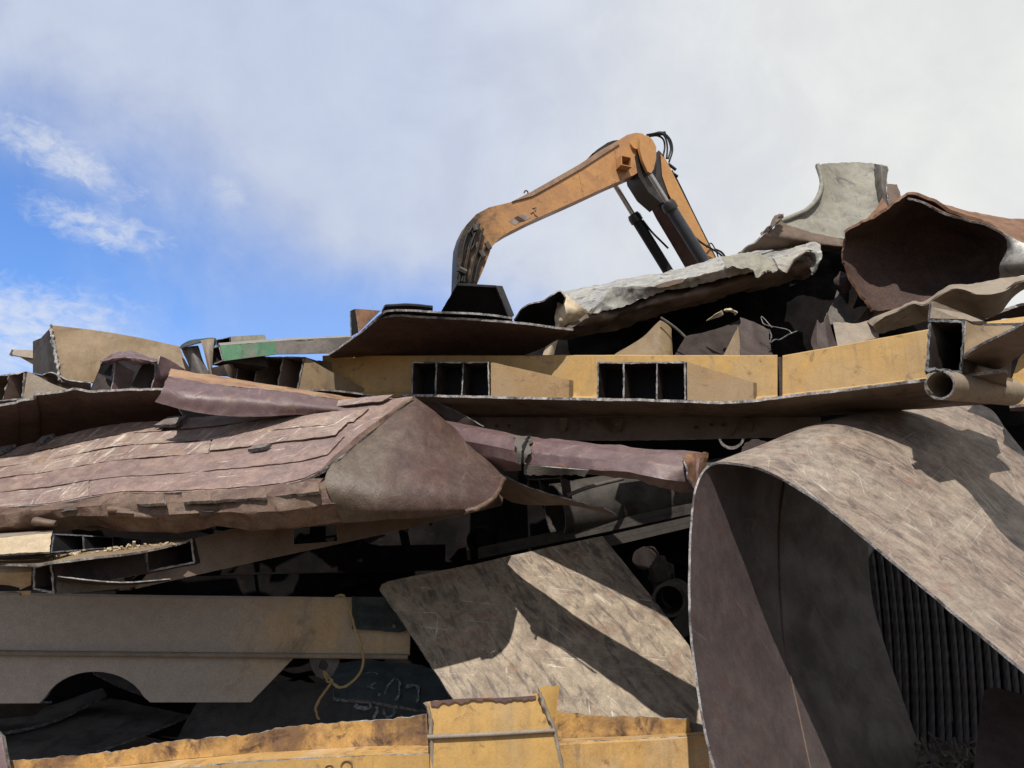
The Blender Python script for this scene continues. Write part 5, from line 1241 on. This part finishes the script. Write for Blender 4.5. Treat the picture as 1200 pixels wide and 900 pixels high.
# fit it to one plane
def plane_from(a, b, c_):
    n_ = (b - a).cross(c_ - a).normalized(); return a, n_
pa, pn = plane_from(P(447, 686, 6.93), P(706, 628, 7.7), P(700, 840, 6.6))
def onplane(px, py):
    d_ = ray(px, py); return EYE + d_ * ((pa - EYE).dot(pn) / d_.dot(pn))
wp = plate('scraped_plate', [onplane(x, y) for x, y, _ in wp_pts], .022, [M['wornplate'], M['slag'], M['dark']], jag=.006, seg=.05)
one(wp, 'scraped grey brown flat plate leaning in the middle, sun patches across it', 'plate')

# ================================================================== BOTTOM YELLOW BEAM
yl = thing('bottom_beam', 'yellow beam along the bottom edge with scorched torn upper edge', 'beam')
grid('torn_upper_plate', [PP([(-100, 905, 5.6), (0, 892, 5.6), (60, 888, 5.6), (130, 881, 5.6), (200, 869, 5.6), (280, 862, 5.6), (350, 850, 5.6), (430, 845, 5.6), (500, 838, 5.6)]), PP([(-100, 925, 5.6), (0, 912, 5.6), (60, 906, 5.6), (130, 899, 5.6), (200, 891, 5.6), (280, 884, 5.6), (350, 880, 5.6), (430, 875, 5.6), (502, 873, 5.6)])], 110, 10, .02, [M['yellow_dirty'], M['slag'], M['under']], yl, jag=.011, jscale=31, jagsides='t', amp=.008, ridge=.02, rscale=3.)
grid('ledge', [PP([(-100, 924, 5.6), (0, 911, 5.6), (130, 899, 5.6), (280, 884, 5.6), (350, 880, 5.6), (430, 874.5, 5.6), (502, 873.5, 5.6)]), PP([(-100, 936, 5.35), (0, 925, 5.35), (130, 908, 5.35), (280, 893, 5.35), (350, 889, 5.35), (430, 885, 5.35), (502, 883, 5.35)])], 80, 6, .02, [M['yellow_streak'], M['slag'], M['under']], yl, jag=.008, jagsides='b', amp=.004)
grid('front_web', [PP([(-100, 937, 5.33), (0, 926, 5.33), (130, 909.5, 5.33), (280, 894.5, 5.33), (430, 886, 5.33), (503, 884, 5.33)]), PP([(-100, 1010, 5.3), (0, 1010, 5.3), (130, 1005, 5.3), (280, 1005, 5.3), (430, 1005, 5.3), (506, 1005, 5.3)])], 60, 10, .02, [M['yellow'], M['slag']], yl, amp=.004)
for x, y in ((386, 897), (406, 892)):
    c_ = P(x, y + 6, 5.32); tube('weld_ring', [c_ + Vector((math.cos(i * math.pi / 8), 0, math.sin(i * math.pi / 8))) * .035 for i in range(17)], .005, M['yellow_dirty'], yl, 6)
tab = thing('yellow_tab', 'upright yellow plate with weld rib and pointed ear, bottom middle', 'plate')
YT = 5.2
grid('face_plate', [PP([(500, 823, YT), (540, 819.5, YT), (580, 818, YT), (612, 817, YT), (632, 812, YT)]), PP([(503, 862, YT - .03), (545, 861, YT - .03), (585, 858, YT - .03), (615, 857, YT - .03), (648, 854, YT - .03)]), PP([(505, 930, YT - .06), (545, 930, YT - .06), (585, 930, YT - .06), (620, 930, YT - .06), (662, 930, YT - .06)])], 50, 30, .018, [M['yellow'], M['slag'], M['under']], tab, jag=.008, jagsides='t')
grid('ear', [PP([(631, 806, YT - .01), (644, 803, YT + .02), (656, 804, YT + .05)]), PP([(640, 832, YT - .03), (646, 832, YT), (652, 832, YT + .03)]), PP([(648, 853, YT - .04), (648.5, 853, YT - .03), (649, 853, YT - .02)])], 10, 16, .016, [M['yellow'], M['slag'], M['under']], tab, jag=.012, jagsides='t')
tube('weld_rib', PP([(501, 864, YT - .045), (575, 860.5, YT - .045), (650, 856, YT - .045)]), .014, M['tan_grey'], tab, 8)
for a in ([(498, 823), (504, 838), (505, 862), (508, 930)], [(632, 812), (642, 838), (650, 858), (664, 930)]):
    tube('edge_bead', resample(PP([(x, y, YT - .035) for x, y in a]), 24), .014, M['tan_grey'], tab, 8, wob=.006)
grid('burnt_edge', [PP([(504, 822, YT - .014), (545, 818.5, YT - .014), (590, 817.5, YT - .014), (628, 815, YT - .014)]), PP([(505, 826, YT - .016), (545, 822, YT - .016), (590, 821, YT - .016), (628, 819, YT - .016)])], 60, 3, .006, [metal('burnt_purple_edge', (.09, .055, .06), (.14, .08, .06), 14.), M['slag']], tab, jag=.02, jagsides='b')
br_ = thing('bottom_channel', 'streaked yellow channel at the bottom, right of the upright plate', 'channel')
grid('torn_back_plate', [PP([(648, 831, 5.62), (670, 836, 5.62), (700, 839, 5.62), (740, 840, 5.62), (790, 842, 5.62), (808, 842, 5.62)]), PP([(650, 872, 5.62), (670, 871, 5.62), (700, 868, 5.62), (740, 865, 5.62), (790, 862, 5.62), (809, 861, 5.62)])], 60, 12, .02, [M['yellow_dirty'], M['slag'], M['under']], br_, jag=.01, jagsides='tr', amp=.008)
grid('front_web', [PP([(652, 869, 5.35), (700, 867, 5.35), (760, 864, 5.35), (828, 860, 5.35)]), PP([(653, 873, 5.3), (700, 871, 5.3), (760, 868, 5.3), (830, 863, 5.3)]), PP([(660, 990, 5.3), (700, 990, 5.3), (760, 990, 5.3), (834, 990, 5.3)])], 40, 24, .02, [M['yellow_streak'], M['slag']], br_, amp=.004, lv=True)
grid('top_flange', [PP([(650, 866, 5.6), (700, 864, 5.6), (760, 861.5, 5.6), (829, 857, 5.6)]), PP([(652, 869.5, 5.33), (700, 867.5, 5.33), (760, 864.5, 5.33), (829, 860.5, 5.33)])], 30, 4, .02, [M['yellow_streak'], M['slag']], br_)
one(grid('grey_wedge', [PP([(806, 845, 5.7), (822, 850, 5.6), (834, 858, 5.5)]), PP([(806, 862, 5.7), (822, 862, 5.6), (834, 862, 5.5)])], 10, 6, .02, [M['grey_dark'], M['slag']], amp=.01), 'small grey wedge between yellow channel and rolled shell', 'scrap piece')
one(plate('dark_post', PP([(-20, 840, 5.5), (2, 862, 5.5), (9, 900, 5.45), (9, 940, 5.4), (-20, 940, 5.4)]), .05, [M['purple_beam'], M['slag']], jag=.006), 'dark purple post corner at the bottom left edge', 'post')

# ================================================================== ROLLED SHELL
sh = thing('rolled_shell', 'huge curled steel shell open toward the yellow channel, scraped grey outside', 'shell')
near = PP([(848, 940, 4.5), (826, 860, 4.6), (810, 760, 4.75), (806, 690, 4.85), (808, 620, 4.98), (815, 570, 5.08), (832, 544, 5.12), (868, 543, 5.0), (905, 554, 4.85), (960, 587, 4.62), (1010, 627, 4.42), (1060, 668, 4.25), (1120, 718, 4.05), (1200, 785, 3.85), (1330, 900, 3.55)])
midr = PP([(955, 940, 5.3), (938, 860, 5.4), (918, 760, 5.6), (912, 680, 5.75), (912, 610, 5.85), (920, 550, 5.9), (945, 506, 5.92), (985, 489.5, 5.85), (1020, 496, 5.7), (1070, 530, 5.45), (1115, 570, 5.25), (1160, 612, 5.05), (1220, 665, 4.85), (1310, 740, 4.6), (1450, 870, 4.2)])
farr = PP([(1100, 940, 6.1), (1070, 860, 6.2), (1036, 760, 6.4), (1018, 690, 6.55), (1016, 600, 6.7), (1030, 530, 6.8), (1062, 486, 6.8), (1105, 466, 6.75), (1157, 478, 6.6), (1178, 502, 6.4), (1200, 529, 6.2), (1245, 580, 5.95), (1310, 640, 5.7), (1400, 715, 5.4), (1560, 850, 5.0)])
# inner and outer skins have their own look: the sheet's two sides
shell = grid('shell_plate', [near, midr, farr], 150, 60, .016, [M['shell'], M['slag'], M['shell_in']], sh, amp=.006, scale=1.2, jag=.004, flip=False)
weld = resample([q + Vector((.012, -.012, 0)) for q in [midr[0].lerp(midr[1], .2), midr[1], midr[2], midr[3], midr[4], midr[5]]], 40)
tube('weld_line', weld, .007, M['under'], shell, 6)

# wire rope and debris inside the shell
rp = random.Random(5)
for k in range(32):
    x0 = 1006 + k * 9.3 + rp.uniform(-1.5, 1.5); x1 = 1030 + k * 10.3 + rp.uniform(-2, 2)
    pts = [P(x0 + (x1 - x0) * i / 30 + 10 * math.sin(i / 30 * 3.1) * (1 - k / 42), 560 + 350 * i / 30, 7.6 - .25 * i / 30 + .004 * k) for i in range(31)]
    path = resample(pts, 200)
    o = tube('wire_rope', path, .036, M['rope'], None, 24, twist=.6)
    one(o, 'black twisted wire rope strand hanging in the dark shell', 'wire rope', 'wire ropes hanging inside the rolled shell')
one(plate('dark_fin', PP([(1138, 930, 4.9), (1146, 860, 5.1), (1151, 820, 5.2), (1154, 808, 5.22), (1164, 805, 5.22), (1185, 810, 5.2), (1215, 818, 5.15), (1300, 850, 5.0), (1300, 930, 4.7)]), .02, [M['shell_in'], M['slag']], jag=.003, seg=.04), 'dark rounded plate standing at the bottom right corner', 'plate')
dg_ = Geo()
for k in range(120):
    c_ = P(rp.uniform(1078, 1140), rp.uniform(872, 925), rp.uniform(5.6, 6.3))
    a = Vector((rp.uniform(-1, 1), rp.uniform(-1, 1), rp.uniform(-.6, .8))).normalized()
    if rp.random() < .5:
        tube_geo(dg_, resample([c_ - a * .07, c_ + Vector((0, 0, .02)), c_ + a * rp.uniform(.04, .1)], 5), rp.uniform(.004, .012), 6)
    else:
        b = a.cross(Vector((rp.uniform(-1, 1), 1, .3))).normalized()
        box_geo(dg_, c_, a * rp.uniform(.03, .12), b * rp.uniform(.02, .05), a.cross(b) * .008)
dg_.build('shell_debris', M['grey_dark'], None, 30, ('small scrap shreds piled at the bottom inside the shell', 'scrap shreds', None, 'stuff'))
settle()
